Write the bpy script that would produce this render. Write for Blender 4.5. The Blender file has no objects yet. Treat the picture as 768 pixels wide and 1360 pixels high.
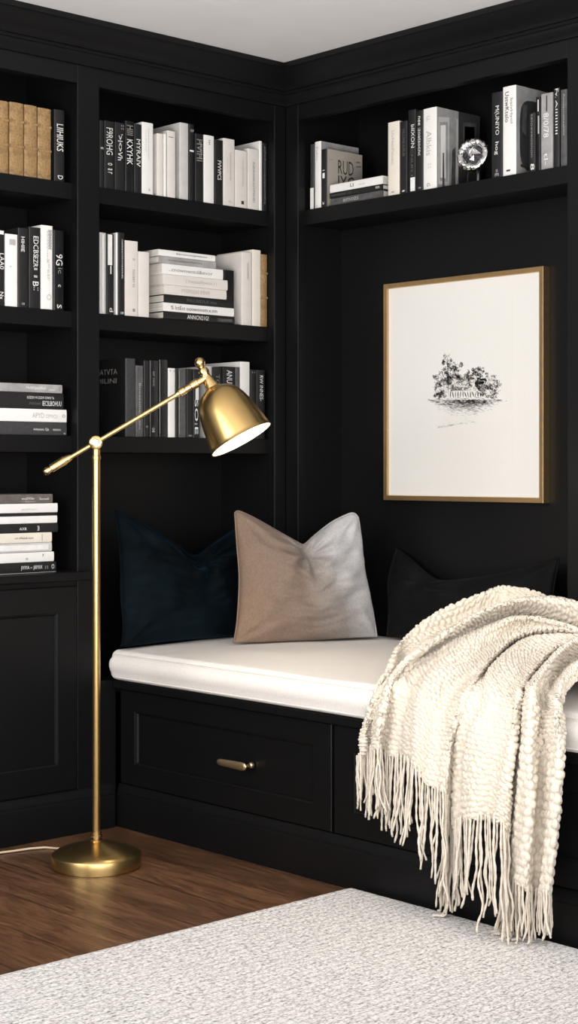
import bpy, bmesh, math, random
import numpy as np
from mathutils import Vector, Matrix, noise

SC = bpy.context.scene
COL = SC.collection
random.seed(7)

# ------------------------------------------------------------------ survey of the room
# The room corner is built in metres: wall with the tall bookcase runs along X (face at y = 0),
# wall with the window seat runs along -Y.  Survey helpers turn a sighting into a point on a real plane.
TH = math.radians(47.2); FPX = 2143.6; HZ = 622.0; CXP = 384.0; CAMH = 1.07
VD = (math.cos(TH), math.sin(TH)); RD = (math.sin(TH), -math.cos(TH))
_D = CAMH * FPX / (1097 - HZ); _L = (154.5 - CXP) / FPX * _D
CAM = (-_D * VD[0] - _L * RD[0], -_D * VD[1] - _L * RD[1])

def _ray(px, py):
    a = (px - CXP) / FPX
    return (VD[0] + a * RD[0], VD[1] + a * RD[1], -(py - HZ) / FPX)
def onY(px, py, y):
    d = _ray(px, py); t = (y - CAM[1]) / d[1]
    return Vector((CAM[0] + t * d[0], y, CAMH + t * d[2]))
def onX(px, py, x):
    d = _ray(px, py); t = (x - CAM[0]) / d[0]
    return Vector((x, CAM[1] + t * d[1], CAMH + t * d[2]))
def onZ(px, py, z):
    d = _ray(px, py); t = (z - CAMH) / d[2]
    return Vector((CAM[0] + t * d[0], CAM[1] + t * d[1], z))
def onPlane(px, py, p0, n):
    d = Vector(_ray(px, py)); c = Vector((CAM[0], CAM[1], CAMH))
    t = (p0 - c).dot(n) / d.dot(n)
    return c + d * t

XB = 0.6894                      # face plane of the window-seat wall
S1, S2, S3, SCOUNTER, SB = 1.911, 1.533, 1.166, 0.768, 1.914   # shelf tops
CEIL = 2.372
CUSH = 0.53                      # cushion top

# ------------------------------------------------------------------ materials
def new_mat(name):
    m = bpy.data.materials.new(name); m.use_nodes = True
    nt = m.node_tree; b = nt.nodes['Principled BSDF']
    return m, nt, b
def lk(nt, a, b): nt.links.new(a, b)
def nd(nt, t, **kw):
    n = nt.nodes.new(t)
    for k, v in kw.items():
        if k in n.inputs: n.inputs[k].default_value = v
        else: setattr(n, k, v)
    return n
def coords(nt, scale=(1, 1, 1), rot=(0, 0, 0), kind='Object'):
    tc = nd(nt, 'ShaderNodeTexCoord'); mp = nd(nt, 'ShaderNodeMapping')
    mp.inputs['Scale'].default_value = scale; mp.inputs['Rotation'].default_value = rot
    lk(nt, tc.outputs[kind], mp.inputs['Vector'])
    return mp.outputs['Vector']
def ramp(nt, fac, stops):
    r = nd(nt, 'ShaderNodeValToRGB'); e = r.color_ramp.elements
    while len(e) < len(stops): e.new(0.5)
    for el, (p, c) in zip(e, stops):
        el.position = p; el.color = (*c, 1) if len(c) == 3 else c
    lk(nt, fac, r.inputs['Fac']); return r.outputs['Color']
def bump(nt, b, h, strength=0.3, dist=0.002):
    bm = nd(nt, 'ShaderNodeBump', Strength=strength, Distance=dist)
    lk(nt, h, bm.inputs['Height']); lk(nt, bm.outputs['Normal'], b.inputs['Normal'])
def plain(name, col, rough=0.5, metal=0.0, var=0.08, nscale=40, bmp=0.0, bdist=0.001, spec=0.5, sheen=0.0, stretch=(1, 1, 1)):
    m, nt, b = new_mat(name)
    v = coords(nt, stretch)
    nz = nd(nt, 'ShaderNodeTexNoise', Scale=nscale, Detail=4.0)
    lk(nt, v, nz.inputs['Vector'])
    lo = tuple(max(0, c * (1 - var)) for c in col); hi = tuple(min(1, c * (1 + var)) for c in col)
    lk(nt, ramp(nt, nz.outputs['Fac'], [(0.3, lo), (0.7, hi)]), b.inputs['Base Color'])
    b.inputs['Roughness'].default_value = rough; b.inputs['Metallic'].default_value = metal
    b.inputs['Specular IOR Level'].default_value = spec
    if sheen:
        b.inputs['Sheen Weight'].default_value = sheen; b.inputs['Sheen Roughness'].default_value = 0.45
    if bmp: bump(nt, b, nz.outputs['Fac'], bmp, bdist)
    return m

PAINT = plain('satin black paint', (0.0027, 0.0028, 0.0032), 0.44, nscale=60, bmp=0.08, bdist=0.0006, spec=0.27)
CEILM = plain('ceiling paint', (0.72, 0.70, 0.695), 0.9, nscale=8, var=0.02)
WALLM = plain('white plaster', (0.7, 0.69, 0.67), 0.9, nscale=8, var=0.03)
CHROME = plain('polished silver', (0.82, 0.82, 0.82), 0.16, 1.0, nscale=90, bmp=0.2, bdist=0.002)
DKGLASS = plain('dark faceted crystal', (0.03, 0.03, 0.032), 0.06, nscale=20, spec=0.9)

def brass_mat(name, col, rough, stretch=(1, 1, 60)):
    m, nt, b = new_mat(name)
    v = coords(nt, stretch)
    nz = nd(nt, 'ShaderNodeTexNoise', Scale=60.0, Detail=3.0); lk(nt, v, nz.inputs['Vector'])
    lk(nt, ramp(nt, nz.outputs['Fac'], [(0.2, tuple(c * .93 for c in col)), (0.8, tuple(min(1, c * 1.05) for c in col))]), b.inputs['Base Color'])
    b.inputs['Metallic'].default_value = 1.0; b.inputs['Roughness'].default_value = rough
    bump(nt, b, nz.outputs['Fac'], 0.06, 0.0004)
    return m
BRASS = brass_mat('brushed brass', (0.55, 0.375, 0.15), 0.29)
BRASS_POL = brass_mat('polished brass', (0.72, 0.52, 0.24), 0.20, (1, 1, 1))
BRONZE = brass_mat('aged brass', (0.66, 0.50, 0.31), 0.40)
GOLDFRAME = brass_mat('matte gold leaf', (0.60, 0.40, 0.19), 0.45, (1, 1, 1))

def velvet(name, stops, axis_scale=None, sheen=0.5, rough=0.75, tint=(1, 1, 1), spec=.15):
    m, nt, b = new_mat(name)
    tc = nd(nt, 'ShaderNodeTexCoord')
    nz = nd(nt, 'ShaderNodeTexNoise', Scale=6.0, Detail=5.0); lk(nt, tc.outputs['Object'], nz.inputs['Vector'])
    if len(stops) == 1:
        c = stops[0]
        colr = ramp(nt, nz.outputs['Fac'], [(0.38, tuple(x * .45 for x in c)), (0.66, tuple(x * 2.0 for x in c))])
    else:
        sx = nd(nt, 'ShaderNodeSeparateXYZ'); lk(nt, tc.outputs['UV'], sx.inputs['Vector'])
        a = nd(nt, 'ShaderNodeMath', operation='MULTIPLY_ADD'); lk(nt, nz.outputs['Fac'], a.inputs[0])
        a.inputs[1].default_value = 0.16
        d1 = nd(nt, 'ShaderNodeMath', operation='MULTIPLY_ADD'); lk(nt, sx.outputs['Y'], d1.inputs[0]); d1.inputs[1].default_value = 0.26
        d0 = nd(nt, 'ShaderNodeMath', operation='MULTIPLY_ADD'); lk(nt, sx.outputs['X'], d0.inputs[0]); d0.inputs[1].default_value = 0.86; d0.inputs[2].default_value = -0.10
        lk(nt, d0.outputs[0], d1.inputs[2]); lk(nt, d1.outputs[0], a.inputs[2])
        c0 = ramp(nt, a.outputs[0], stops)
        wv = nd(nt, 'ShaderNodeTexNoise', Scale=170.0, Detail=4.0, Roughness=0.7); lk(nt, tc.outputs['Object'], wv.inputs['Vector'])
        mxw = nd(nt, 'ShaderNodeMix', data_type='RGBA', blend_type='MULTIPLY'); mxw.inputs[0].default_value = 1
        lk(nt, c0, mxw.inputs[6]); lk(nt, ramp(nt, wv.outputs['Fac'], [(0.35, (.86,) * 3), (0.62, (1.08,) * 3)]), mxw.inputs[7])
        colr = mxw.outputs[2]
    lk(nt, colr, b.inputs['Base Color'])
    b.inputs['Roughness'].default_value = rough; b.inputs['Specular IOR Level'].default_value = spec
    b.inputs['Sheen Weight'].default_value = sheen; b.inputs['Sheen Roughness'].default_value = 0.4
    b.inputs['Sheen Tint'].default_value = (*tint, 1)
    fz = nd(nt, 'ShaderNodeTexNoise', Scale=260.0, Detail=3.0); lk(nt, tc.outputs['Object'], fz.inputs['Vector'])
    bump(nt, b, fz.outputs['Fac'], 0.35, 0.0015)
    return m
NAVY = velvet('navy velvet', [(0.0014, 0.0036, 0.0054)], sheen=0.04, tint=(.2, .55, .9), spec=.06)
TAUPE = velvet('taupe velvet with painted sheen', [(0.10, (0.215, 0.145, 0.102)), (0.46, (0.195, 0.145, 0.115)), (0.66, (0.27, 0.24, 0.22)), (0.92, (0.53, 0.53, 0.535))], sheen=0.08)  # brown-to-silver ramp paints the fabric's sheen into the base colour
BLACKV = velvet('black velvet', [(0.0022, 0.0022, 0.0025)], sheen=0.015)

def linen_mat():
    m, nt, b = new_mat('oatmeal white linen')
    v = coords(nt)
    w1 = nd(nt, 'ShaderNodeTexWave', Scale=260.0, Distortion=1.5, bands_direction='Y'); lk(nt, v, w1.inputs['Vector'])
    w2 = nd(nt, 'ShaderNodeTexWave', Scale=260.0, Distortion=1.5, bands_direction='Z'); lk(nt, v, w2.inputs['Vector'])
    nz = nd(nt, 'ShaderNodeTexNoise', Scale=300.0, Detail=3.0); lk(nt, v, nz.inputs['Vector'])
    a = nd(nt, 'ShaderNodeMath', operation='ADD'); lk(nt, w1.outputs['Fac'], a.inputs[0]); lk(nt, w2.outputs['Fac'], a.inputs[1])
    a2 = nd(nt, 'ShaderNodeMath', operation='ADD'); lk(nt, a.outputs[0], a2.inputs[0]); lk(nt, nz.outputs['Fac'], a2.inputs[1])
    lk(nt, ramp(nt, nz.outputs['Fac'], [(0.3, (0.70, 0.66, 0.62)), (0.7, (0.80, 0.77, 0.73))]), b.inputs['Base Color'])
    b.inputs['Roughness'].default_value = 0.9; b.inputs['Specular IOR Level'].default_value = 0.15
    bump(nt, b, a2.outputs[0], 0.12, 0.0008)
    return m
LINEN = linen_mat()
WOOL = plain('cream wool yarn', (0.67, 0.605, 0.51), 0.95, var=0.12, nscale=350, bmp=0.5, bdist=0.002, spec=0.1, sheen=0.15)
CORDM = plain('cream cord', (0.62, 0.48, 0.34), 0.6)

def floor_mat():
    m, nt, b = new_mat('brown oak planks')
    v = coords(nt, (1, 1, 1), (0, 0, math.pi / 2))
    br = nd(nt, 'ShaderNodeTexBrick', Scale=1.0); lk(nt, v, br.inputs['Vector'])
    br.inputs['Color1'].default_value = (0.15, 0.15, 0.15, 1); br.inputs['Color2'].default_value = (0.85, 0.85, 0.85, 1)
    br.inputs['Mortar'].default_value = (0, 0, 0, 1)
    br.inputs['Mortar Size'].default_value = 0.0018; br.inputs['Mortar Smooth'].default_value = 0.2
    br.inputs['Brick Width'].default_value = 1.7; br.inputs['Row Height'].default_value = 0.165; br.offset = 0.37
    # grain, stretched along each plank, shifted per plank
    tc = nd(nt, 'ShaderNodeTexCoord')
    sh = nd(nt, 'ShaderNodeVectorMath', operation='MULTIPLY_ADD'); lk(nt, br.outputs['Color'], sh.inputs[0])
    sh.inputs[1].default_value = (3, 7, 0); lk(nt, tc.outputs['Object'], sh.inputs[2])
    mp = nd(nt, 'ShaderNodeMapping'); lk(nt, sh.outputs[0], mp.inputs['Vector']); mp.inputs['Scale'].default_value = (11, 1.3, 1)
    n1 = nd(nt, 'ShaderNodeTexNoise', Scale=1.2, Detail=2.0, Distortion=0.6); lk(nt, mp.outputs[0], n1.inputs['Vector'])
    mul = nd(nt, 'ShaderNodeMath', operation='MULTIPLY'); lk(nt, n1.outputs['Fac'], mul.inputs[0]); mul.inputs[1].default_value = 62.0
    sn = nd(nt, 'ShaderNodeMath', operation='SINE'); lk(nt, mul.outputs[0], sn.inputs[0])
    mp2 = nd(nt, 'ShaderNodeMapping'); lk(nt, sh.outputs[0], mp2.inputs['Vector']); mp2.inputs['Scale'].default_value = (260, 9, 1)
    n2 = nd(nt, 'ShaderNodeTexNoise', Scale=1.0, Detail=4.0); lk(nt, mp2.outputs[0], n2.inputs['Vector'])
    mp3 = nd(nt, 'ShaderNodeMapping'); lk(nt, sh.outputs[0], mp3.inputs['Vector']); mp3.inputs['Scale'].default_value = (20, 2, 1)
    n3 = nd(nt, 'ShaderNodeTexNoise', Scale=1.0, Detail=3.0); lk(nt, mp3.outputs[0], n3.inputs['Vector'])
    base = ramp(nt, n3.outputs['Fac'], [(0.25, (0.100, 0.045, 0.021)), (0.75, (0.218, 0.110, 0.057))])
    g = ramp(nt, sn.outputs[0], [(0.0, (0.72,) * 3), (0.30, (1.0,) * 3)])
    g2 = ramp(nt, n2.outputs['Fac'], [(0.36, (0.52,) * 3), (0.58, (1.06,) * 3)])
    def mix(a, bb):
        mx = nd(nt, 'ShaderNodeMix', data_type='RGBA', blend_type='MULTIPLY'); mx.inputs[0].default_value = 1
        lk(nt, a, mx.inputs[6]); lk(nt, bb, mx.inputs[7]); return mx.outputs[2]
    pl = ramp(nt, br.outputs['Color'], [(0.0, (0.62,) * 3), (1.0, (1.3,) * 3)])
    seam = ramp(nt, br.outputs['Fac'], [(0.0, (1,) * 3), (1.0, (0.3,) * 3)])
    c = mix(mix(mix(mix(base, g), g2), pl), seam)
    lk(nt, c, b.inputs['Base Color'])
    b.inputs['Roughness'].default_value = 0.34; b.inputs['Specular IOR Level'].default_value = 0.45
    bump(nt, b, n2.outputs['Fac'], 0.1, 0.0008)
    return m
FLOORM = floor_mat()

def rug_mat():
    m, nt, b = new_mat('grey flecked woven wool')
    v = coords(nt, (1, 1, 1))
    mp = nd(nt, 'ShaderNodeMapping'); lk(nt, v, mp.inputs['Vector']); mp.inputs['Scale'].default_value = (120, 200, 100)
    mp.inputs['Rotation'].default_value = (0, 0, 0.10)
    nz0 = nd(nt, 'ShaderNodeTexNoise', Scale=14.0, Detail=2.0); lk(nt, v, nz0.inputs['Vector'])
    vo = nd(nt, 'ShaderNodeTexVoronoi', Scale=1.0, feature='F1'); lk(nt, mp.outputs[0], vo.inputs['Vector'])
    mp2 = nd(nt, 'ShaderNodeMapping'); lk(nt, v, mp2.inputs['Vector']); mp2.inputs['Scale'].default_value = (80, 210, 1)
    n1 = nd(nt, 'ShaderNodeTexNoise', Scale=1.0, Detail=3.0, Roughness=0.6); lk(nt, mp2.outputs[0], n1.inputs['Vector'])
    base = ramp(nt, n1.outputs['Fac'], [(0.31, (0.16, 0.16, 0.16)), (0.38, (0.50, 0.485, 0.47)), (0.45, (0.82, 0.79, 0.77)), (0.75, (0.88, 0.86, 0.84))])
    dk = ramp(nt, vo.outputs['Distance'], [(0.45, (1,) * 3), (0.95, (0.5,) * 3)])
    mx = nd(nt, 'ShaderNodeMix', data_type='RGBA', blend_type='MULTIPLY'); mx.inputs[0].default_value = 1
    lk(nt, base, mx.inputs[6]); lk(nt, dk, mx.inputs[7]); lk(nt, mx.outputs[2], b.inputs['Base Color'])
    wr_ = nd(nt, 'ShaderNodeTexWave', Scale=14.0, Distortion=2.5, Detail=2.0, bands_direction='Y'); wr_.inputs['Detail Scale'].default_value = 3.0; lk(nt, v, wr_.inputs['Vector'])
    mx2 = nd(nt, 'ShaderNodeMix', data_type='RGBA', blend_type='MULTIPLY'); mx2.inputs[0].default_value = 1
    lk(nt, mx.outputs[2], mx2.inputs[6]); lk(nt, ramp(nt, wr_.outputs['Fac'], [(0.0, (.80,) * 3), (0.4, (1.0,) * 3)]), mx2.inputs[7]); lk(nt, mx2.outputs[2], b.inputs['Base Color'])
    b.inputs['Roughness'].default_value = 0.95; b.inputs['Specular IOR Level'].default_value = 0.1
    inv = nd(nt, 'ShaderNodeMath', operation='SUBTRACT'); inv.inputs[0].default_value = 1.0; lk(nt, vo.outputs['Distance'], inv.inputs[1])
    bump(nt, b, inv.outputs[0], 0.65, 0.004)
    return m
RUGM = rug_mat()

def emis(name, col, s):
    m, nt, b = new_mat(name)
    b.inputs['Base Color'].default_value = (*col, 1); b.inputs['Emission Color'].default_value = (*col, 1)
    b.inputs['Emission Strength'].default_value = s
    return m
BULB = emis('lit bulb glass', (1, 0.86, 0.66), 30)
LINING = plain('white enamel lining', (0.85, 0.83, 0.78), 0.35, nscale=10, var=0.02)

BK = {
 'black': plain('black book cloth', (0.0075, 0.0075, 0.008), 0.5, nscale=120, var=0.2, bmp=0.1),
 'gloss': plain('black laminated cover', (0.010, 0.010, 0.011), 0.22, nscale=30, var=0.3),
 'char': plain('charcoal cover', (0.035, 0.035, 0.037), 0.5, nscale=90, var=0.25),
 'dgray': plain('dark grey cover', (0.075, 0.075, 0.077), 0.5, nscale=50, var=0.35),
 'gray': plain('mid grey cover', (0.30, 0.295, 0.29), 0.5, nscale=30, var=0.2),
 'lgray': plain('light grey cover', (0.50, 0.49, 0.475), 0.5, nscale=30, var=0.08),
 'white': plain('white cover', (0.74, 0.725, 0.70), 0.45, nscale=20, var=0.03),
 'warm': plain('warm white cover', (0.64, 0.60, 0.56), 0.55, nscale=20, var=0.04),
 'cream': plain('cream cover', (0.70, 0.65, 0.56), 0.55, nscale=20, var=0.04),
 'beige': plain('beige cover', (0.36, 0.325, 0.275), 0.6, nscale=20, var=0.06),
 'umber': plain('grey brown cover', (0.115, 0.100, 0.090), 0.5, nscale=40, var=0.3),
}
PAGES = plain('paper pages', (0.62, 0.585, 0.52), 0.9, var=0.15, nscale=8, stretch=(60, 1, 60))
INK_W = plain('white print', (0.72, 0.71, 0.69), 0.5)
INK_K = plain('black print', (0.03, 0.03, 0.03), 0.6)
INK_G = plain('grey print', (0.22, 0.21, 0.20), 0.6)
INK_LG = plain('pale grey print', (0.40, 0.385, 0.37), 0.6)
INK_DG = plain('dim grey print', (0.10, 0.10, 0.10), 0.6)
INK = {'w': INK_W, 'k': INK_K, 'g': INK_G, 'l': INK_LG, 'd': INK_DG}

def tan_mat():
    m, nt, b = new_mat('aged tan leather')
    v = coords(nt)
    n1 = nd(nt, 'ShaderNodeTexNoise', Scale=22.0, Detail=8.0, Roughness=0.7); lk(nt, v, n1.inputs['Vector'])
    n2 = nd(nt, 'ShaderNodeTexNoise', Scale=150.0, Detail=4.0); lk(nt, v, n2.inputs['Vector'])
    mx = nd(nt, 'ShaderNodeMix', data_type='RGBA', blend_type='MULTIPLY'); mx.inputs[0].default_value = 1
    lk(nt, ramp(nt, n1.outputs['Fac'], [(0.3, (0.14, 0.080, 0.030)), (0.5, (0.29, 0.175, 0.072)), (0.7, (0.38, 0.24, 0.108))]), mx.inputs[6])
    lk(nt, ramp(nt, n2.outputs['Fac'], [(0.35, (0.72,) * 3), (0.55, (1.05,) * 3)]), mx.inputs[7])
    lk(nt, mx.outputs[2], b.inputs['Base Color']); b.inputs['Roughness'].default_value = 0.6
    bump(nt, b, n1.outputs['Fac'], 0.4, 0.003)
    return m
BK['tan'] = tan_mat()
MAT_PAPER = plain('ivory mat board', (0.70, 0.685, 0.65), 0.9, nscale=200, var=0.015)
PRINT_PAPER = plain('ivory print paper', (0.695, 0.68, 0.645), 0.9, nscale=200, var=0.015)

# ------------------------------------------------------------------ object helpers
def put(name, me, mat=None, parent=None, smooth=False, loc=None):
    o = bpy.data.objects.new(name, me); COL.objects.link(o)
    if mat is not None and not me.materials: me.materials.append(mat)
    if parent is not None: o.parent = parent
    if loc is not None: o.location = loc
    if smooth: me.polygons.foreach_set('use_smooth', [True] * len(me.polygons))
    return o
def from_bm(name, bm, mat, parent=None, smooth=False, loc=None, recalc=True, angle=None):
    if recalc: bmesh.ops.recalc_face_normals(bm, faces=bm.faces[:])
    if angle is not None:
        for f in bm.faces: f.smooth = True
        for e in bm.edges:
            if len(e.link_faces) == 2 and e.calc_face_angle(0) > angle: e.smooth = False
    me = bpy.data.meshes.new(name); bm.to_mesh(me); bm.free()
    return put(name, me, mat, parent, smooth, loc)
def thing(name, label, cat, loc=(0, 0, 0), rz=0.0, group=None):
    o = bpy.data.objects.new(name, None); COL.objects.link(o)
    o.location = loc; o.rotation_euler = (0, 0, rz); o.empty_display_size = 0.05
    tag(o, label, cat, group); return o
def tag(o, label, cat, group=None):
    o['label'] = label; o['category'] = cat
    if group: o['group'] = group
    return o
def struct(o): o['kind'] = 'structure'; return o
def box_bm(bm, x0, x1, y0, y1, z0, z1, bev=0.0):
    g = bmesh.ops.create_cube(bm, size=1.0)
    bmesh.ops.scale(bm, vec=(abs(x1 - x0), abs(y1 - y0), abs(z1 - z0)), verts=g['verts'])
    bmesh.ops.translate(bm, vec=((x0 + x1) / 2, (y0 + y1) / 2, (z0 + z1) / 2), verts=g['verts'])
    if bev:
        es = list({e for v in g['verts'] for e in v.link_edges})
        bmesh.ops.bevel(bm, geom=es, offset=bev, segments=2, affect='EDGES', profile=0.5)
def box(name, x0, x1, y0, y1, z0, z1, mat, parent=None, bev=0.0, off=(0, 0, 0)):
    bm = bmesh.new(); box_bm(bm, x0 - off[0], x1 - off[0], y0 - off[1], y1 - off[1], z0 - off[2], z1 - off[2], bev)
    return from_bm(name, bm, mat, parent)
def lathe_bm(bm, prof, M=Matrix(), seg=48):
    rings = []
    for r, z in prof:
        if r < 1e-6: rings.append([bm.verts.new(M @ Vector((0, 0, z)))])
        else: rings.append([bm.verts.new(M @ Vector((r * math.cos(2 * math.pi * k / seg), r * math.sin(2 * math.pi * k / seg), z))) for k in range(seg)])
    for a, b in zip(rings, rings[1:]):
        for k in range(seg):
            k2 = (k + 1) % seg
            if len(a) == 1 and len(b) == 1: continue
            if len(a) == 1: bm.faces.new((a[0], b[k], b[k2]))
            elif len(b) == 1: bm.faces.new((a[k], a[k2], b[0]))
            else: bm.faces.new((a[k], a[k2], b[k2], b[k]))
def lathe(name, prof, mat, parent=None, M=Matrix(), seg=48, angle=0.7):
    bm = bmesh.new(); lathe_bm(bm, prof, M, seg)
    return from_bm(name, bm, mat, parent, angle=angle)
def tube_bm(bm, pts, rad, seg=8, cap=True):
    pts = [Vector(p) for p in pts]; n = len(pts)
    rads = rad if isinstance(rad, (list, tuple)) else [rad] * n
    t0 = (pts[1] - pts[0]).normalized(); up = Vector((0, 0, 1)) if abs(t0.z) < 0.9 else Vector((1, 0, 0))
    nrm = t0.cross(up).normalized(); rings = []
    for i, p in enumerate(pts):
        t = (pts[min(i + 1, n - 1)] - pts[max(i - 1, 0)]).normalized()
        nrm = (nrm - t * nrm.dot(t)).normalized(); bn = t.cross(nrm)
        rings.append([bm.verts.new(p + (nrm * math.cos(2 * math.pi * k / seg) + bn * math.sin(2 * math.pi * k / seg)) * rads[i]) for k in range(seg)])
    for a, b in zip(rings, rings[1:]):
        for k in range(seg): bm.faces.new((a[k], a[(k + 1) % seg], b[(k + 1) % seg], b[k]))
    if cap: bm.faces.new(rings[0]); bm.faces.new(rings[-1])
def tube(name, pts, rad, mat, parent=None, seg=10):
    bm = bmesh.new(); tube_bm(bm, pts, rad, seg)
    return from_bm(name, bm, mat, parent, angle=0.9)
def frame_bm(bm, axis, a0, a1, b0, b1, c0, c1, w, rec, bev=0.002, bw=None):
    """shaker panel: outer rect (a,b), face at c0, back at c1 ; inner panel recessed by rec with a small sloped bead.
       axis 'x': a=y ; axis 'y': a=x.  returns verts"""
    wb = w if bw is None else bw
    def P(a, b, c): return (c, a, b) if axis == 'x' else (a, c, b)
    s = 1 if c1 > c0 else -1
    rings = [((a0, a1, b0, b1), c1), ((a0, a1, b0, b1), c0 + s * bev), ((a0 + bev, a1 - bev, b0 + bev, b1 - bev), c0),
             ((a0 + w, a1 - w, b0 + wb, b1 - wb), c0), ((a0 + w + .001, a1 - w - .001, b0 + wb + .001, b1 - wb - .001), c0 + s * .003),
             ((a0 + w + .006, a1 - w - .006, b0 + wb + .006, b1 - wb - .006), c0 + s * .0045),
             ((a0 + w + .009, a1 - w - .009, b0 + wb + .009, b1 - wb - .009), c0 + s * rec)]
    vs = [[bm.verts.new(P(*q, c)) for q in ((r[0], r[2]), (r[1], r[2]), (r[1], r[3]), (r[0], r[3]))] for r, c in rings]
    for u, v in zip(vs, vs[1:]):
        for k in range(4): bm.faces.new((u[k], u[(k + 1) % 4], v[(k + 1) % 4], v[k]))
    bm.faces.new(vs[-1]); bm.faces.new(vs[0])

# ------------------------------------------------------------------ the shell
struct(box('floor', -4.2, 1.2, -5.2, 0.6, -0.06, 0.0, FLOORM))
struct(box('ceiling', -4.2, 1.2, -5.2, 0.6, CEIL, CEIL + 0.06, CEILM))
struct(box('wall_left', -4.2, 1.2, 0.30, 0.36, 0.0, CEIL, PAINT))
struct(box('wall_right', 0.99, 1.05, -5.2, 0.30, 0.0, CEIL, PAINT))
# plain panelled continuation left of the bookcase and right of the niche
struct(box('wall_left_return', -2.6, -0.932, 0.0, 0.298, 0.0, CEIL - .001, PAINT))
struct(box('wall_right_return', XB, 0.988, -3.6, -1.402, 0.0, CEIL - .001, PAINT))

CROWN = [(-.002, 0), (.085, 0), (.085, -.018), (.080, -.021), (.076, -.030), (.064, -.046), (.050, -.060), (.040, -.070), (.035, -.079), (.034, -.083),
         (.028, -.084), (.0285, -.089), (.0265, -.094), (.022, -.096), (.0215, -.100), (.020, -.108), (.014, -.118), (.009, -.126), (.008, -.131), (-.002, -.132)]
CZ = 0.118 / 0.132
def crown(name, along):
    bm = bmesh.new(); ra, rb = [], []
    for p, z in CROWN:
        zz = CEIL - .0005 + z * CZ
        if along == 'x':
            ra.append(bm.verts.new((-2.6, -p, zz))); rb.append(bm.verts.new((XB - p, -p, zz)))
        else:
            ra.append(bm.verts.new((XB - p, -p, zz))); rb.append(bm.verts.new((XB - p, -3.6, zz)))
    n = len(ra)
    for i in range(n): bm.faces.new((ra[i], ra[(i + 1) % n], rb[(i + 1) % n], rb[i]))
    return struct(from_bm(name, bm, PAINT, angle=0.5))
crown('trim_1', 'x'); crown('trim_2', 'y')

# ------------------------------------------------------------------ tall built-in bookcase (left wall)
bc = thing('built_in_bookcase', 'tall black built-in bookcase on the left wall with two shelved bays', 'bookcase', (0, 0, 0))
HDR = 2.200
for x0, x1 in ((-0.93, -0.852), (-0.141, -0.062), (0.640, XB + .001)):
    box('stile', x0, x1, 0.0, 0.033, 0.0, CEIL - .002, PAINT, bc, bev=0.0022)
box('header', -0.852, 0.640, 0.0005, 0.032, HDR, CEIL - .002, PAINT, bc, bev=0.0015)
for x0, x1 in ((-0.928, -0.856), (-0.137, -0.066), (0.644, XB - .002)):
    box('side_panel', x0, x1, 0.034, 0.272, 0.0, CEIL - .003, PAINT, bc)
for x0, x1 in ((-0.856, -0.137), (-0.066, 0.644)):
    box('back_panel', x0, x1, 0.272, 0.29, 0.0, CEIL - .003, PAINT, bc)
    for z in (S1, S2, S3):
        box('shelf', x0 + .0005, x1 - .0005, 0.030, 0.2715, z - 0.049, z, PAINT, bc, bev=0.0018)
box('seat_panel', -0.0655, 0.6435, 0.002, 0.2715, 0.40, 0.438, PAINT, bc)
box('filler_panel', -0.0615, -0.001, 0.001, 0.03, 0.0, 0.437, PAINT, bc, bev=0.001)

# base cabinet under the left bay
cb = thing('base_cabinet', 'black panelled base cabinet under the left bay of the tall bookcase', 'cabinet', (0, 0, 0))
bm = bmesh.new(); box_bm(bm, -0.905, -0.098, -0.020, -0.0008, 0.742, SCOUNTER, 0.005); box_bm(bm, -0.8515, -0.1415, -0.0012, 0.0325, 0.743, SCOUNTER)
from_bm('countertop', bm, PAINT, cb)
box('carcass', -0.855, -0.138, 0.034, 0.2710, 0.10, SCOUNTER - .0005, PAINT, cb)
box('face_frame', -0.8515, -0.1415, 0.004, 0.032, 0.10, 0.741, PAINT, cb)
bm = bmesh.new(); frame_bm(bm, 'y', -0.846, -0.1455, 0.132, 0.726, -0.0065, 0.003, 0.066, 0.010, bw=0.074)
from_bm('door', bm, PAINT, cb)

def base_mold(name, axis, a0, a1, f, parent):
    """plinth with a stepped moulding on top; f = face plane"""
    prof = [(0, 0), (0, .094), (.001, .098), (.003, .1), (.003, .104), (.005, .112), (.008, .119), (.009, .124), (.0113, .128), (.0113, 0)]
    bm = bmesh.new(); ra, rb = [], []
    for p, z in prof:
        if axis == 'x': ra.append(bm.verts.new((a0, f + p, z))); rb.append(bm.verts.new((a1, f + p, z)))
        else: ra.append(bm.verts.new((f + p, a0, z))); rb.append(bm.verts.new((f + p, a1, z)))
    n = len(ra)
    for i in range(n): bm.faces.new((ra[i], ra[(i + 1) % n], rb[(i + 1) % n], rb[i]))
    bm.faces.new(ra); bm.faces.new(rb)
    return from_bm(name, bm, PAINT, parent, angle=0.5)
base_mold('plinth', 'x', -0.93, -0.0145, -0.012, cb)

# ------------------------------------------------------------------ window-seat wall: overhead shelf + niche
nb = thing('niche_bookcase', 'black built-in niche with one overhead bookshelf on the right wall', 'bookcase', (XB, 0, 0))
O = (XB, 0, 0)
def nbox(name, *a, bev=0.0): return box(name, *a, PAINT, nb, bev, O)
nbox('stile', XB, XB + .033, -0.060, -0.0005, 0.0, CEIL - .002, bev=.002)
nbox('stile', XB, XB + .033, -1.40, -1.147, 0.44, CEIL - .002, bev=.002)
nbox('header', XB + .0005, XB + .032, -1.147, -0.060, 2.203, CEIL - .002, bev=.0015)
nbox('shelf', XB + .030, 0.972, -1.1505, -0.0565, SB - 0.050, SB, bev=.0018)
nbox('side_panel', XB + .034, 0.972, -0.056, -0.001, 0.44, CEIL - .003)
nbox('side_panel', XB + .034, 0.972, -1.40, -1.151, 0.44, CEIL - .003)
nbox('back_panel', 0.889, 0.9715, -1.1505, -0.0565, 0.44, SB - .0505)
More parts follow.
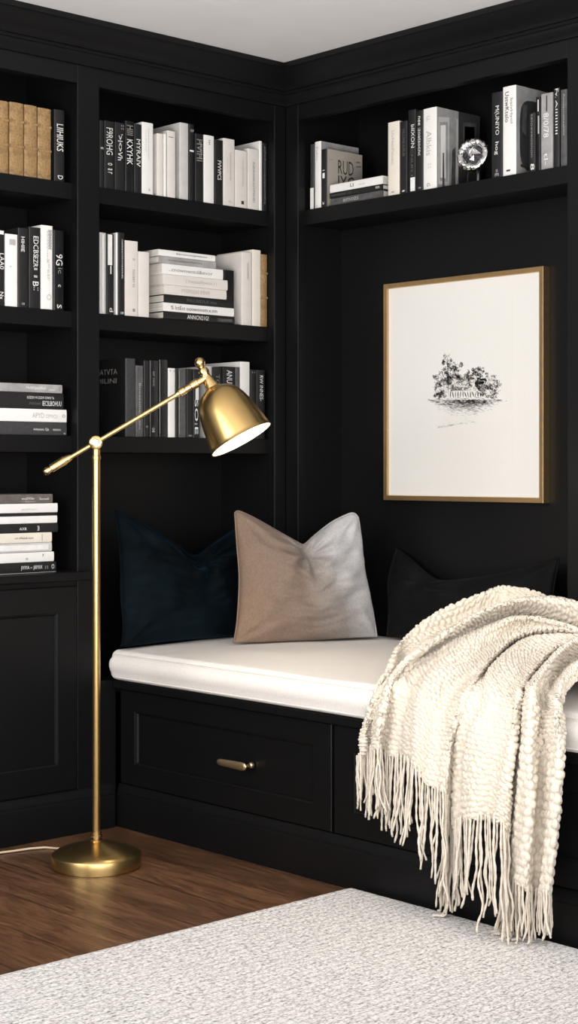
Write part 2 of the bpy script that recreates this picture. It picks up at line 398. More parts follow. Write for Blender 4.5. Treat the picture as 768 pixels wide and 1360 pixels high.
nbox('back_panel', 0.973, 0.988, -1.40, -0.001, 0.44, CEIL - .003)

# ------------------------------------------------------------------ window seat
BEND = -2.40
ws = thing('window_seat', 'black built-in window seat with panelled drawers along the right wall', 'bench', (0, 0, 0))
box('carcass', 0.030, 0.686, BEND, -0.001, 0.10, 0.4135, PAINT, ws)
box('carcass', 0.7225, 0.888, BEND, -0.0575, 0.10, 0.438, PAINT, ws)
box('seat_board', -0.014, 0.688, BEND, -0.0015, 0.414, 0.4395, PAINT, ws, bev=0.004)
box('rail', 0.016, 0.0295, BEND, -0.001, 0.128, 0.4135, PAINT, ws)
def handle(parent, yc):
    bm = bmesh.new()
    z0 = 0.262
    # flat lozenge bar, fuller toward one end
    n = 22; L = 0.124; rings = []
    for i in range(n + 1):
        f = i / n; y = yc + L * (0.62 - f); e = (1 - abs(2 * f - 1) ** 9) ** 0.5 if 0 < f < 1 else 0.0
        hh = (0.0092 + 0.0028 * f) * max(e, .12); tt = 0.0048 * max(e, .12)
        rings.append([bm.verts.new((-0.024 + tt * math.cos(t), y, z0 + hh * math.sin(t))) for t in [2 * math.pi * k / 14 for k in range(14)]])
    for a, b in zip(rings, rings[1:]):
        for k in range(14): bm.faces.new((a[k], a[(k + 1) % 14], b[(k + 1) % 14], b[k]))
    bm.faces.new(rings[0]); bm.faces.new(rings[-1])
    M = Matrix.Translation((0.0085, yc - L * 0.26, z0)) @ Matrix.Rotation(-math.pi / 2, 4, 'Y')
    lathe_bm(bm, [(0, -.002), (.0085, -.002), (.0085, .004), (.0075, .0065), (.0048, .008), (.0044, .014), (.005, .030), (.003, .034), (0, .0345)], M, 20)
    return from_bm('handle', bm, BRONZE, parent, angle=0.8)
for y1, y0 in ((-0.014, -0.916), (-0.926, -1.828), (-1.838, -2.39)):
    bm = bmesh.new(); frame_bm(bm, 'x', y0, y1, 0.132, 0.411, 0.005, 0.0155, 0.068, 0.010, bw=0.060)
    dr = from_bm('drawer', bm, PAINT, ws)
    handle(dr, (y0 + y1) / 2 - 0.105)
base_mold('plinth', 'y', -0.0005, BEND, -0.0005, ws)

def rbox_mesh(x0, x1, y0, y1, z0, z1, r, nx, ny, nz, bulge=0.0):
    """rounded box with gridded faces"""
    bm = bmesh.new()
    bmesh.ops.create_cube(bm, size=2.0)
    bmesh.ops.subdivide_edges(bm, edges=bm.edges[:], cuts=23, use_grid_fill=True)
    hx, hy, hz = (x1 - x0) / 2, (y1 - y0) / 2, (z1 - z0) / 2
    c = Vector(((x0 + x1) / 2, (y0 + y1) / 2, (z0 + z1) / 2))
    for v in bm.verts:
        p = v.co.copy()
        def w(t, h):  # crowd samples near the ends
            s = abs(t); k = 0.55 if h > 3 * r else 0
            return math.copysign((1 - k) * s + k * s ** 0.35, t) * h
        q = Vector((w(p.x, hx), w(p.y, hy), w(p.z, hz)))
        core = Vector((max(-hx + r, min(hx - r, q.x)), max(-hy + r, min(hy - r, q.y)), max(-hz + r, min(hz - r, q.z))))
        d = q - core
        if d.length > 1e-9: q = core + d.normalized() * min(r, max(abs(d.x), abs(d.y), abs(d.z)) if d.length else r)
        v.co = c + q
    return bm
# seat cushion: cross-section swept along the bench, with rounded ends
def cushion():
    o_front = -0.026; x1 = 0.684; zb = 0.4405; zt = CUSH
    sec = []
    def arc(cx, cz, r, a0, a1, n): return [(cx + r * math.cos(a0 + (a1 - a0) * i / n), cz + r * math.sin(a0 + (a1 - a0) * i / n)) for i in range(n + 1)]
    r = 0.020
    sec += arc(o_front + r, zb + r, r, 1.5 * math.pi, math.pi, 6)
    sec += [(o_front - 0.008 * math.sin(math.pi * t), zb + r + (zt - zb - 2 * r) * t) for t in (.2, .4, .6, .8)]
    sec += arc(o_front + r * 1.2, zt - r, r, math.pi, math.pi / 2, 7)
    sec += [(o_front + 0.03 + (0.86 - o_front - 0.03) * t, zt + 0.006 * math.sin(math.pi * t)) for t in np.linspace(.05, .95, 16)]
    sec += arc(0.874 - r, zt - r, r, math.pi / 2, 0, 5) + arc(0.874 - r, zb + r, r, 0, -math.pi / 2, 5)
    cen = Vector((0.42, 0, (zb + zt) / 2))
    bm = bmesh.new(); rings = []
    ys = []
    y_start, y_end = -0.062, BEND
    # left end rounds over, but the front corner runs up to the bookcase face
    prof = [(0.0, 0.80), (0.002, 0.93), (0.007, 0.975), (0.015, 0.995), (0.022, 1.0)]
    st = [(-0.0035 - d, s) for d, s in prof] + [(y, 1.0) for y in sorted(set(list(np.linspace(-0.06, -2.36, 60)) + [-0.0628, -0.0632, -1.1438, -1.1442]), reverse=True)]
    for y, s in st:
        ring = []
        for x, z in sec:
            zz = cen.z + (z - cen.z) * s
            xx = x + (1 - s) * 0.10 * (1 if x < .3 else 0) * .35
            if z > zt - .03 and s == 1.0: zz += 0.0035 * noise.noise(Vector((x * 5, y * 4, 0))) 
            if x < 0.0 and s == 1.0: xx += 0.002 * noise.noise(Vector((3, y * 7, z * 9)))
            # cushion stays clear of the niche stile/jamb
            if xx > XB - 0.004 and (y > -0.063 or y < -1.144): xx = XB - 0.004
            ring.append(bm.verts.new((xx, y, zz)))
        rings.append(ring)
    n = len(sec)
    for a, b in zip(rings, rings[1:]):
        for k in range(n): bm.faces.new((a[k], a[(k + 1) % n], b[(k + 1) % n], b[k]))
    bm.faces.new(rings[0]); bm.faces.new(rings[-1])
    return from_bm('seat_cushion', bm, LINEN, angle=1.1)
cu = tag(cushion(), 'long white linen seat cushion lying on the black window seat', 'cushion')
tube('piping', [(-0.0245, y, CUSH - 0.0105) for y in np.linspace(-0.02, -2.35, 80)], 0.0015, LINEN, cu, 6)
tube('piping', [(-0.0225, y, 0.4505) for y in np.linspace(-0.02, -2.35, 80)], 0.0030, LINEN, cu, 6)

# ------------------------------------------------------------------ rug
def rug():
    bm = bmesh.new(); zt = 0.018
    x1 = -0.022; y1 = onZ(470, 1175, zt).y; x0, y0 = -2.7, -3.9
    nx, ny = 90, 90
    xs = np.concatenate([np.linspace(x0, -1.3, 20), np.linspace(-1.29, x1, 200)]); ys = np.concatenate([np.linspace(y1, -2.2, 200), np.linspace(-2.21, y0, 20)])
    g = []
    for i, x in enumerate(xs):
        row = []
        for j, y in enumerate(ys):
            e = min(x1 - x, y1 - y); z = zt - 0.010 * math.exp(-(e / 0.006))
            z += 0.0012 * noise.noise(Vector((x * 60, y * 110, 0)))
            xx = x; yy = y
            if i == len(xs) - 1: xx += 0.003 * noise.noise(Vector((0, y * 70, 3)))
            if j == 0: yy += 0.003 * noise.noise(Vector((x * 70, 0, 5)))
            row.append(bm.verts.new((xx, yy, z)))
        g.append(row)
    for i in range(len(xs) - 1):
        for j in range(len(ys) - 1): bm.faces.new((g[i][j], g[i][j + 1], g[i + 1][j + 1], g[i + 1][j]))
    # skirt and underside
    rim = [g[i][0] for i in range(len(xs))] + [g[-1][j] for j in range(1, len(ys))] + [g[i][-1] for i in range(len(xs) - 2, -1, -1)] + [g[0][j] for j in range(len(ys) - 2, 0, -1)]
    low = [bm.verts.new((v.co.x, v.co.y, 0.0005)) for v in rim]
    n = len(rim)
    for k in range(n): bm.faces.new((rim[k], rim[(k + 1) % n], low[(k + 1) % n], low[k]))
    bm.faces.new(low)
    return from_bm('area_rug', bm, RUGM, angle=0.9)
tag(rug(), 'pale grey flecked woven area rug on the brown wooden floor', 'rug')

# ------------------------------------------------------------------ floor lamp
LP = onZ(128, 1151, 0.0); LD = CAMH * FPX / (1151 - HZ); MPP = LD / FPX
def L3(px, py):      # point in the vertical plane that holds the pole and arm (lamp-local)
    return Vector((RD[0] * (px - 128) * MPP, RD[1] * (px - 128) * MPP, CAMH - (py - HZ) * MPP))
lamp = thing('floor_lamp', 'brass floor lamp with swing arm and bell shade standing on the wooden floor', 'lamp', LP)
RB = 59.5 * MPP
lathe('lamp_base', [(0, 0.001), (RB - .004, 0.001), (RB - .004, .004), (RB, .005), (RB, .034), (RB - .0015, .0365), (RB * .90, .0435), (RB * .70, .053), (RB * .45, .062), (RB * .2, .0685), (.016, .071), (0, .071)], BRASS, lamp, seg=96)
lathe('collar', [(0, .070), (.0165, .070), (.0165, .074), (.013, .075), (.0125, .079), (.0165, .081), (.0165, .085), (.0135, .0865), (.0135, .094), (0.0105, .096), (0, .096)], BRASS_POL, lamp, seg=32)
J = L3(127.5, 588); JZ = J.z
lathe('pole', [(0, .09), (.0108, .09), (.0108, JZ - .045), (.0125, JZ - .044), (.0125, JZ - .036), (.0108, JZ - .035), (.0105, JZ - .018), (0, JZ - .017)], BRASS, lamp, seg=32)
A0 = L3(62, 626); A1 = L3(268, 505); adir = (A1 - A0).normalized()
def along(a, d):      # frame with z along d at a
    return Matrix.Translation(a) @ d.to_track_quat('Z', 'Y').to_matrix().to_4x4()
fwd = Vector((VD[0], VD[1], 0))
# pivot ring around the arm
bm = bmesh.new()
Mj = Matrix.Translation(J) @ fwd.to_track_quat('Z', 'Y').to_matrix().to_4x4()
R0 = .0165
lathe_bm(bm, [(0, -.013), (.009, -.013), (.0105, -.011), (.0105, -.009), (.0150, -.0085), (.0185, -.006), (.0185, .006), (.0150, .0085), (.0105, .009), (.0105, .013), (0, .013)], Mj, 32)
from_bm('pivot', bm, BRASS_POL, lamp, angle=0.6)
Ll = (A1 - A0).length
la = lathe('arm', [(0, .02), (.0064, .02), (.0064, Ll - .05), (0, Ll - .05)], BRASS, lamp, along(A0, adir), 24)
lathe('counterweight', [(0, -.010), (.006, -.009), (.0098, -.004), (.0105, .002), (.0085, .010), (.0082, .013), (.0115, .015), (.0118, .058), (.0105, .060), (.0095, .070), (.0085, .074), (.0066, .078), (0, .078)], BRASS_POL, lamp, along(A0, adir), 32)
lathe('arm_ferrule', [(0, Ll - .078), (.0075, Ll - .078), (.0085, Ll - .070), (.0115, Ll - .068), (.0115, Ll - .052), (.009, Ll - .050), (.009, Ll - .034), (.0120, Ll - .032), (.0120, Ll - .012), (.009, Ll - .010), (.009, Ll + .012), (0, Ll + .012)], BRASS_POL, lamp, along(A0, adir), 32)
# shade axis
S0 = L3(283, 516); S1p = L3(321.5, 584.5)
tocam = -fwd
sd = ((S1p - S0).normalized() + tocam * 0.13).normalized()
SL = (S1p - S0).length
Ms = along(S0, sd)
RO = 44.5 * MPP
prof = [(0.019, -.004), (.024, .0), (.036, .006), (.050, .016), (.0605, .030), (.0685, .048), (.0745, .070), (.0795, .095), (.0840, .120), (.0880, SL * .93), (RO - .001, SL - .001), (RO, SL)]
th = [(r - .0016, z + (.0016 if i < 5 else 0)) for i, (r, z) in enumerate(prof)]
shade = lathe('shade', prof + [(RO - .0018, SL + .0002)], BRASS, lamp, Ms, 96, angle=1.2)
lathe('shade_lining', [(0, .004)] + [(max(r, 0), z) for r, z in th], LINING, shade, Ms, 96, angle=1.2)
lathe('shade_neck', [(0, -.060), (.0125, -.060), (.0145, -.056), (.0145, -.044), (.012, -.040), (.0125, -.034), (.0150, -.028), (.0165, -.018), (.0195, -.008), (.0215, .002), (0, .002)], BRASS_POL, lamp, along(L3(283, 516), sd), 32)
fin = L3(265.5, 482)
bm = bmesh.new()
Mf = along(L3(272, 500), (fin - L3(272, 500)).normalized())
fl = (fin - L3(272, 500)).length
lathe_bm(bm, [(0, -.004), (.0085, -.002), (.0085, .004), (.0062, .007), (.0058, fl - .0175), (.0075, fl - .016), (.0085, fl - .0145)] + [(.0148 * math.cos(t), fl + .0148 * math.sin(t)) for t in np.linspace(-.95, math.pi / 2, 12)], Mf, 32)
from_bm('finial', bm, BRASS_POL, lamp, angle=0.7)
lathe('bulb', [(0, .015), (.013, .016), (.013, .045), (.018, .055), (.026, .075), (.029, .090), (.026, .106), (.015, .116), (0, .119)], BULB, lamp, Ms, 32)
# the pale cord leaves the base at the back and trails left
cz = 0.0045
cp = [onZ(84, 1131, cz), onZ(78, 1127, cz), onZ(60, 1125.5, cz), onZ(40, 1127, cz), onZ(20, 1130, cz), onZ(0, 1132.5, cz), onZ(-30, 1138, cz), onZ(-80, 1142, cz)]
tube('power_cord', [p - LP for p in cp], 0.0032, CORDM, lamp, 8)

# ------------------------------------------------------------------ framed print
FX = 0.8885
fb = 0.030; fxf = FX - fb
pTL = onX(509, 379.5, fxf); pTR = onX(721.5, 351, fxf); pBL = onX(509.5, 665, fxf); pBR = onX(721.5, 667.3, fxf)
fy0 = (pTL.y + pBL.y) / 2; fy1 = (pTR.y + pBR.y) / 2; fz1 = (pTL.z + pTR.z) / 2; fz0 = (pBL.z + pBR.z) / 2
pic = thing('framed_print', 'gold framed landscape etching hanging on the black niche wall', 'picture', (FX, (fy0 + fy1) / 2, fz0))
PO = Vector((FX, (fy0 + fy1) / 2, fz0))
FW = 0.0165
bm = bmesh.new()
r_ = [((fy0, fy1, fz0, fz1), FX), ((fy0, fy1, fz0, fz1), fxf + .001), ((fy0 - .001, fy1 + .001, fz0 + .001, fz1 - .001), fxf),
      ((fy0 - FW + .002, fy1 + FW - .002, fz0 + FW - .002, fz1 - FW + .002), fxf + .0005), ((fy0 - FW, fy1 + FW, fz0 + FW, fz1 - FW), fxf + .012)]
vs = [[bm.verts.new(Vector((c, a, b)) - PO) for a, b in ((q[0], q[2]), (q[1], q[2]), (q[1], q[3]), (q[0], q[3]))] for q, c in r_]
for u, v in zip(vs, vs[1:]):
    for k in range(4): bm.faces.new((u[k], u[(k + 1) % 4], v[(k + 1) % 4], v[k]))
bm.faces.new(vs[0])
from_bm('frame', bm, GOLDFRAME, pic)
MX = fxf + .009
box('mat_board', MX, MX + .004, fy1 + FW - .001, fy0 - FW + .001, fz0 + FW - .001, fz1 - FW + .001, MAT_PAPER, pic, 0, PO)
q0 = onX(548.5, 413, MX); q1 = onX(548.5, 617, MX)
pr = box('print_sheet', MX - .0005, MX - .0001, 2 * PO.y - q0.y - 0.0, q0.y, q1.z, q0.z + .01, PRINT_PAPER, pic, 0.00015, PO)
EX = MX - .0009
def E2(zx, zy): return onX(540 + zx / 5.12, 450 + zy / 5.12, EX) - PO
def etching():
    rnd = random.Random(11); bm = bmesh.new()
    def leaf(x, y, l, w, a, mi):
        c, s = math.cos(a), math.sin(a)
        pts = [(-l, 0), (-l * .3, -w), (l, 0), (l * .2, w)]
        f = bm.faces.new([bm.verts.new(E2(x + px * c - py * s, y + px * s + py * c)) for px, py in pts]); f.material_index = mi
    blobs = [(275, 150, 30, 52, 1.0), (300, 215, 55, 48, 1.0), (345, 195, 42, 36, .8), (230, 270, 48, 52, .8), (215, 340, 35, 50, .6), (255, 320, 50, 70, .9), (330, 290, 70, 60, 1.1), (400, 300, 50, 60, 1.0),
             (470, 260, 50, 60, 1.1), (500, 285, 34, 30, 2.6), (500, 225, 42, 38, .8), (560, 300, 60, 60, 1.0), (600, 320, 40, 55, .7), (560, 370, 70, 40, .9), (210, 390, 35, 22, 1.4), (450, 340, 80, 34, .8), (440, 235, 34, 30, .6)]
    for cx, cy, rx, ry, d in blobs:
        subs = [(cx, cy, rx * .75, ry * .75, .5)]
        for _ in range(9):
            t = rnd.uniform(0, 2 * math.pi); q = rnd.uniform(.45, 1.0)
            subs.append((cx + rx * q * math.cos(t), cy + ry * q * math.sin(t), rx * rnd.uniform(.18, .36), ry * rnd.uniform(.14, .30), 1.5))
        for sx, sy, ax, ay, w_ in subs:
            for _ in range(int(ax * ay * .115 * d * w_) + 2):
                t = rnd.uniform(0, 2 * math.pi); r = rnd.random() ** .5 * (1 + .5 * (rnd.random() < .12))
                x, y = sx + ax * r * math.cos(t), sy + ay * r * math.sin(t)
                if (305 < x < 480 and y > 352) or y > 412: continue
                leaf(x, y, rnd.uniform(2.4, 6.5), rnd.uniform(1.0, 2.5), rnd.uniform(0, 3.14), 0 if rnd.random() < .62 else 1)
    for x0, y0, x1, y1, w in ((277, 100, 288, 410, 3), (300, 150, 345, 260, 1.4), (255, 90, 277, 130, 1.2), (300, 95, 282, 130, 1.2), (330, 300, 290, 400, 2), (500, 200, 505, 330, 2), (240, 215, 270, 300, 1.4)):
        L = math.hypot(x1 - x0, y1 - y0); leaf((x0 + x1) / 2, (y0 + y1) / 2, L / 2, w, math.atan2(y1 - y0, x1 - x0), 0)
    for i in range(15):            # fence pales
        x = 300 + i * 17; leaf(x, 378 + rnd.uniform(-3, 3), 30 - i * .7, 2.6 + rnd.random() * 2, 1.25 + rnd.uniform(-.1, .5), 0)
    for i in range(900):           # ground hatching
        x = rnd.gauss(405, 120); f_ = max(0, 1 - ((x - 405) / 250) ** 2); y = 412 + abs(rnd.gauss(0, 1)) * 46 * f_ + rnd.uniform(-2, 6)
        if y > 525 or not 150 < x < 650: continue
        leaf(x, y, rnd.uniform(5, 20), rnd.uniform(.6, 1.3), rnd.uniform(-.25, .3), 1 if rnd.random() < .6 else 0)
    for i in range(220):
        x = rnd.gauss(430, 80); y = rnd.gauss(428, 12); leaf(x, y, rnd.uniform(4, 12), rnd.uniform(.8, 1.8), rnd.uniform(-.2, .4), 0)
    for i in range(60):
        f = rnd.random(); leaf(215 + 240 * f + rnd.gauss(0, 5), 602 - 40 * f + rnd.gauss(0, 4), rnd.uniform(5, 16), .6, rnd.uniform(-.45, -.1), 1)
    for i in range(50): leaf(rnd.uniform(230, 480), rnd.uniform(500, 580), rnd.uniform(4, 14), .45, rnd.uniform(-.3, .1), 1)
    o = from_bm('etching', bm, INK_K, pr, recalc=False)
    o.data.materials.append(INK_G)
    return o
etching()

# ------------------------------------------------------------------ pillows
def interp_edge(pts, n):
    """smooth curve through points, n+1 samples, by arc length"""
    P = [Vector(p) for p in pts]
    if len(P) == 2: return [P[0].lerp(P[1], i / n) for i in range(n + 1)]
    dense = []
    for i in range(len(P) - 1):
        p0, p1, p2, p3 = P[max(i - 1, 0)], P[i], P[i + 1], P[min(i + 2, len(P) - 1)]
        for k in range(24):
            t = k / 24
            dense.append(0.5 * ((2 * p1) + (p2 - p0) * t + (2 * p0 - 5 * p1 + 4 * p2 - p3) * t * t + (3 * p1 - p0 - 3 * p2 + p3) * t ** 3))
    dense.append(P[-1])
    cum = [0]
    for a, b in zip(dense, dense[1:]): cum.append(cum[-1] + (b - a).length)
    out = []; j = 0
    for i in range(n + 1):
        s = cum[-1] * i / n
        while j < len(cum) - 2 and cum[j + 1] < s: j += 1
        d = cum[j + 1] - cum[j]; out.append(dense[j].lerp(dense[j + 1], (s - cum[j]) / d if d > 1e-9 else 0))
    return out
def pillow(name, label, mat, base_l, base_r, lean, bottom, right, top, left, T, notch, seed, back=1.0, wr=1.0):
    p0 = Vector(base_l); hd = (Vector(base_r) - p0).normalized()
    away = Vector((-hd.y, hd.x, 0))
    if away.dot(Vector((VD[0], VD[1], 0))) < 0: away = -away
    upv = (Vector((0, 0, 1)) + away * lean).normalized(); n = hd.cross(upv).normalized()
    if n.dot(Vector((VD[0], VD[1], 0))) > 0: n = -n        # n points to the viewer side
    N = 64
    E = [interp_edge([onPlane(px, py, p0, n) for px, py in e], N) for e in (bottom, right, top, left)]
    Bo, Ri, To, Le = E
    def coons(i, j):
        u, v = i / N, j / N
        return Bo[i] * (1 - v) + To[i] * v + Le[j] * (1 - u) + Ri[j] * u - (Bo[0] * (1 - u) * (1 - v) + Bo[N] * u * (1 - v) + To[0] * (1 - u) * v + To[N] * u * v)
    bm = bmesh.new(); uvl = bm.loops.layers.uv.new('UVMap'); grids = []
    a0 = notch * 2 - 1
    for side in (1, -1):
        g = []
        for i in range(N + 1):
            row = []
            for j in range(N + 1):
                if side == -1 and (i in (0, N) or j in (0, N)): row.append(grids[0][i][j]); continue
                a, b = 2 * i / N - 1, 2 * j / N - 1
                h = T * ((1 - abs(a) ** 2.6) * (1 - abs(b) ** 2.6)) ** 0.62
                top_w = max(0, (b + .15) / 1.15)
                h *= 1 - 0.62 * math.exp(-((a - a0) / .16) ** 2) * top_w ** 1.6
                h += T * .22 * (math.exp(-((a - a0 - .42) / .24) ** 2) + math.exp(-((a - a0 + .42) / .24) ** 2)) * max(0, b) * (1 - b ** 4) * max(0, 1 - a ** 4)
                edge = ((1 - a ** 2) * (1 - b ** 2)) ** .5
                # wrinkles radiating from the chop and from the corners
                dx, dy = a - a0, b - .75
                ang = math.atan2(dy, dx); rr = math.hypot(dx, dy)
                h += wr * edge * .010 * math.sin(ang * 9 + seed) * math.exp(-(rr / .45) ** 2) * min(1, rr * 5)
                for ca, cb_ in ((-1, -1), (1, -1), (-1, 1), (1, 1)):
                    rr2 = math.hypot(a - ca, b - cb_); an2 = math.atan2(b - cb_, a - ca)
                    h += wr * edge * .006 * math.sin(an2 * 12 + seed * 2) * math.exp(-(rr2 / .5) ** 2)
                h += wr * edge * .010 * noise.noise(Vector((a * 2.2 + seed, b * 3.4, side)))
                h += wr * edge * .004 * noise.noise(Vector((a * 4 + seed, b * 9, side + 5)))
                p = coons(i, j) + n * (h if side == 1 else -h * back)
                if p.x > -0.08: p.z = max(p.z, CUSH + .0115)
                row.append(bm.verts.new(p - p0))
            g.append(row)
        grids.append(g)
        for i in range(N):
            for j in range(N):
                f = bm.faces.new((g[i][j], g[i + 1][j], g[i + 1][j + 1], g[i][j + 1]))
                for lp, (ii, jj) in zip(f.loops, ((i, j), (i + 1, j), (i + 1, j + 1), (i, j + 1))): lp[uvl].uv = (ii / N, jj / N)
    root = from_bm(name, bm, mat, None, True, p0)
    tag(root, label, 'pillow')
    loop = Bo + Ri[1:] + To[::-1][1:] + Le[::-1][1:]
    bm = bmesh.new(); uvl = bm.loops.layers.uv.new('UVMap')
    tube_bm(bm, [Vector((q.x, q.y, max(q.z, CUSH + .0145) if q.x > -.08 else q.z)) - p0 for q in loop], 0.0026, 6)
    for f in bm.faces:
        for lp in f.loops:
            q = lp.vert.co; lp[uvl].uv = (min(1, max(0, q.dot(hd) / (Vector(base_r) - p0).length)), .5)
    from_bm('welt', bm, mat, root, True)
    return root

pillow('throw_pillow', 'dark navy velvet throw pillow with a chopped top, left end of the seat', NAVY,
       (-0.03, -0.052, .534), (0.50, -0.040, .534), 0.30,
       [(160, 867), (185, 858), (230, 851), (280, 848), (330, 846)], [(330, 846), (333, 800), (332, 750), (337, 690)],
       [(153, 678), (180, 690), (215, 714), (240, 733), (262, 737), (285, 720), (310, 704), (337, 690)],
       [(160, 867), (164, 835), (161, 790), (160, 740), (153, 678)], 0.080, .56, 1.3, back=.85, wr=2.2)
pillow('throw_pillow', 'taupe velvet throw pillow with painted silver sheen standing in front of the navy one', TAUPE,
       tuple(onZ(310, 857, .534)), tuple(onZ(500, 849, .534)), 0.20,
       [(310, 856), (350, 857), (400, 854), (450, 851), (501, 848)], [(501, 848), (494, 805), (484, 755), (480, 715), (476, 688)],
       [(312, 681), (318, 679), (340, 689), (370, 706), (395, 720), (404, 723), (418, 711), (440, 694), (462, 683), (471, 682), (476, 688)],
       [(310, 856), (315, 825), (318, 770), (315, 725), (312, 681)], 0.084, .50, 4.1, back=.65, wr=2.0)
pillow('throw_pillow', 'wide black velvet lumbar pillow leaning on the niche wall behind the knit throw', BLACKV,
       (0.780, -0.275, .534), (0.745, -1.02, .534), 0.26,
       [(514, 846), (570, 850), (640, 862), (742, 880)], [(742, 880), (736, 840), (735, 790), (743, 741)],
       [(527, 729), (545, 742), (570, 764), (590, 771), (640, 766), (690, 756), (743, 741)],
       [(514, 846), (517, 810), (516, 770), (527, 729)], 0.055, .25, 2.2, back=.6)

# ------------------------------------------------------------------ knit throw
TC = [
 [(760,815,.56),(700,794,.55),(640,805,.50),(585,830,.42),(545,862,.31),(527,893,.07),(503,935,-.042),(484,975,-.052),(476,1010,-.05)],
 [(735,800,.50),(676,779,.46),(640,788,.41),(585,811,.34),(538,845,.24),(519,886,.035),(499,932,-.05),(486,968,-.064),(482,1004,-.07)],
 [(765,812,.48),(712,794,.45),(653,808,.40),(605,830,.33),(555,859,.21),(524,897,.035),(506,935,-.045),(496,968,-.054),(490,998,-.05)],
 [(800,818,.33),(742,796,.33),(688,797,.31),(643,811,.28),(598,836,.21),(553,868,.09),(521,905,-.03),(509,945,-.078),(503,994,-.085)],
 [(800,848,.36),(768,836,.36),(709,817,.35),(665,825,.33),(622,842,.27),(580,868,.16),(545,896,.02),(527,940,-.038),(516,1000,-.05)],
 [(775,840,.33),(720,822,.31),(682,821,.28),(650,833,.25),(612,855,.18),(580,886,.05),(560,925,-.055),(551,965,-.085),(546,1014,-.092)],
 [(775,843,.33),(725,829,.32),(685,833,.29),(655,850,.23),(628,874,.14),(604,905,.015),(586,940,-.065),(577,985,-.09),(568,1040,-.097)],
 [(778,846,.33),(725,836,.32),(688,845,.27),(664,863,.19),(642,888,.07),(621,918,-.03),(608,950,-.075),(600,990,-.09),(592,1058,-.092)],
 [(780,850,.37),(730,846,.36),(690,853,.34),(666,871,.27),(643,897,.15),(623,929,-.012),(607,965,-.050),(601,1020,-.038),(598,1108,-.042)],
 [(800,850,.32),(751,843,.31),(709,846,.27),(681,861,.20),(655,887,.08),(635,918,-.03),(622,965,-.078),(616,1020,-.09),(614,1090,-.092)],
 [(805,855,.30),(760,848,.29),(728,856,.23),(704,875,.14),(686,900,.04),(670,932,-.05),(658,975,-.085),(652,1030,-.10),(645,1089,-.102)],
 [(810,858,.27),(766,851,.27),(738,861,.21),(714,882,.10),(698,905,.01),(686,935,-.055),(681,985,-.085),(676,1050,-.095),(671,1098,-.096)],
 [(812,866,.29),(772,860,.29),(747,870,.23),(725,891,.13),(707,912,.05),(697,940,-.02),(691,985,-.042),(683,1060,-.05),(682,1150,-.05)],
 [(815,850,.20),(775,845,.18),(750,858,.13),(730,878,.05),(713,900,-.02),(704,930,-.065),(702,990,-.09),(702,1080,-.10),(697,1180,-.10)],
 [(825,880,.23),(790,870,.22),(760,884,.15),(742,902,.06),(731,922,.0),(726,950,-.035),(724,1000,-.052),(721,1080,-.06),(715,1185,-.06)],
 [(830,870,.14),(795,866,.11),(768,880,.06),(751,897,.01),(741,918,-.04),(739,948,-.075),(741,1000,-.088),(738,1085,-.093),(727,1188,-.092)],
 [(840,885,.14),(800,884,.11),(775,898,.05),(757,914,.0),(748,932,-.032),(746,955,-.045),(747,1005,-.05),(744,1085,-.052),(731,1190,-.055)],
]
def cr(P, t):
    n = len(P) - 1; t = min(max(t, 0), n - 1e-9); i = int(t); f = t - i
    p0, p1, p2, p3 = P[max(i - 1, 0)], P[i], P[i + 1], P[min(i + 2, n)]
    return 0.5 * ((2 * p1) + (p2 - p0) * f + (2 * p0 - 5 * p1 + 4 * p2 - p3) * f * f + (3 * p1 - p0 - 3 * p2 + p3) * f ** 3)
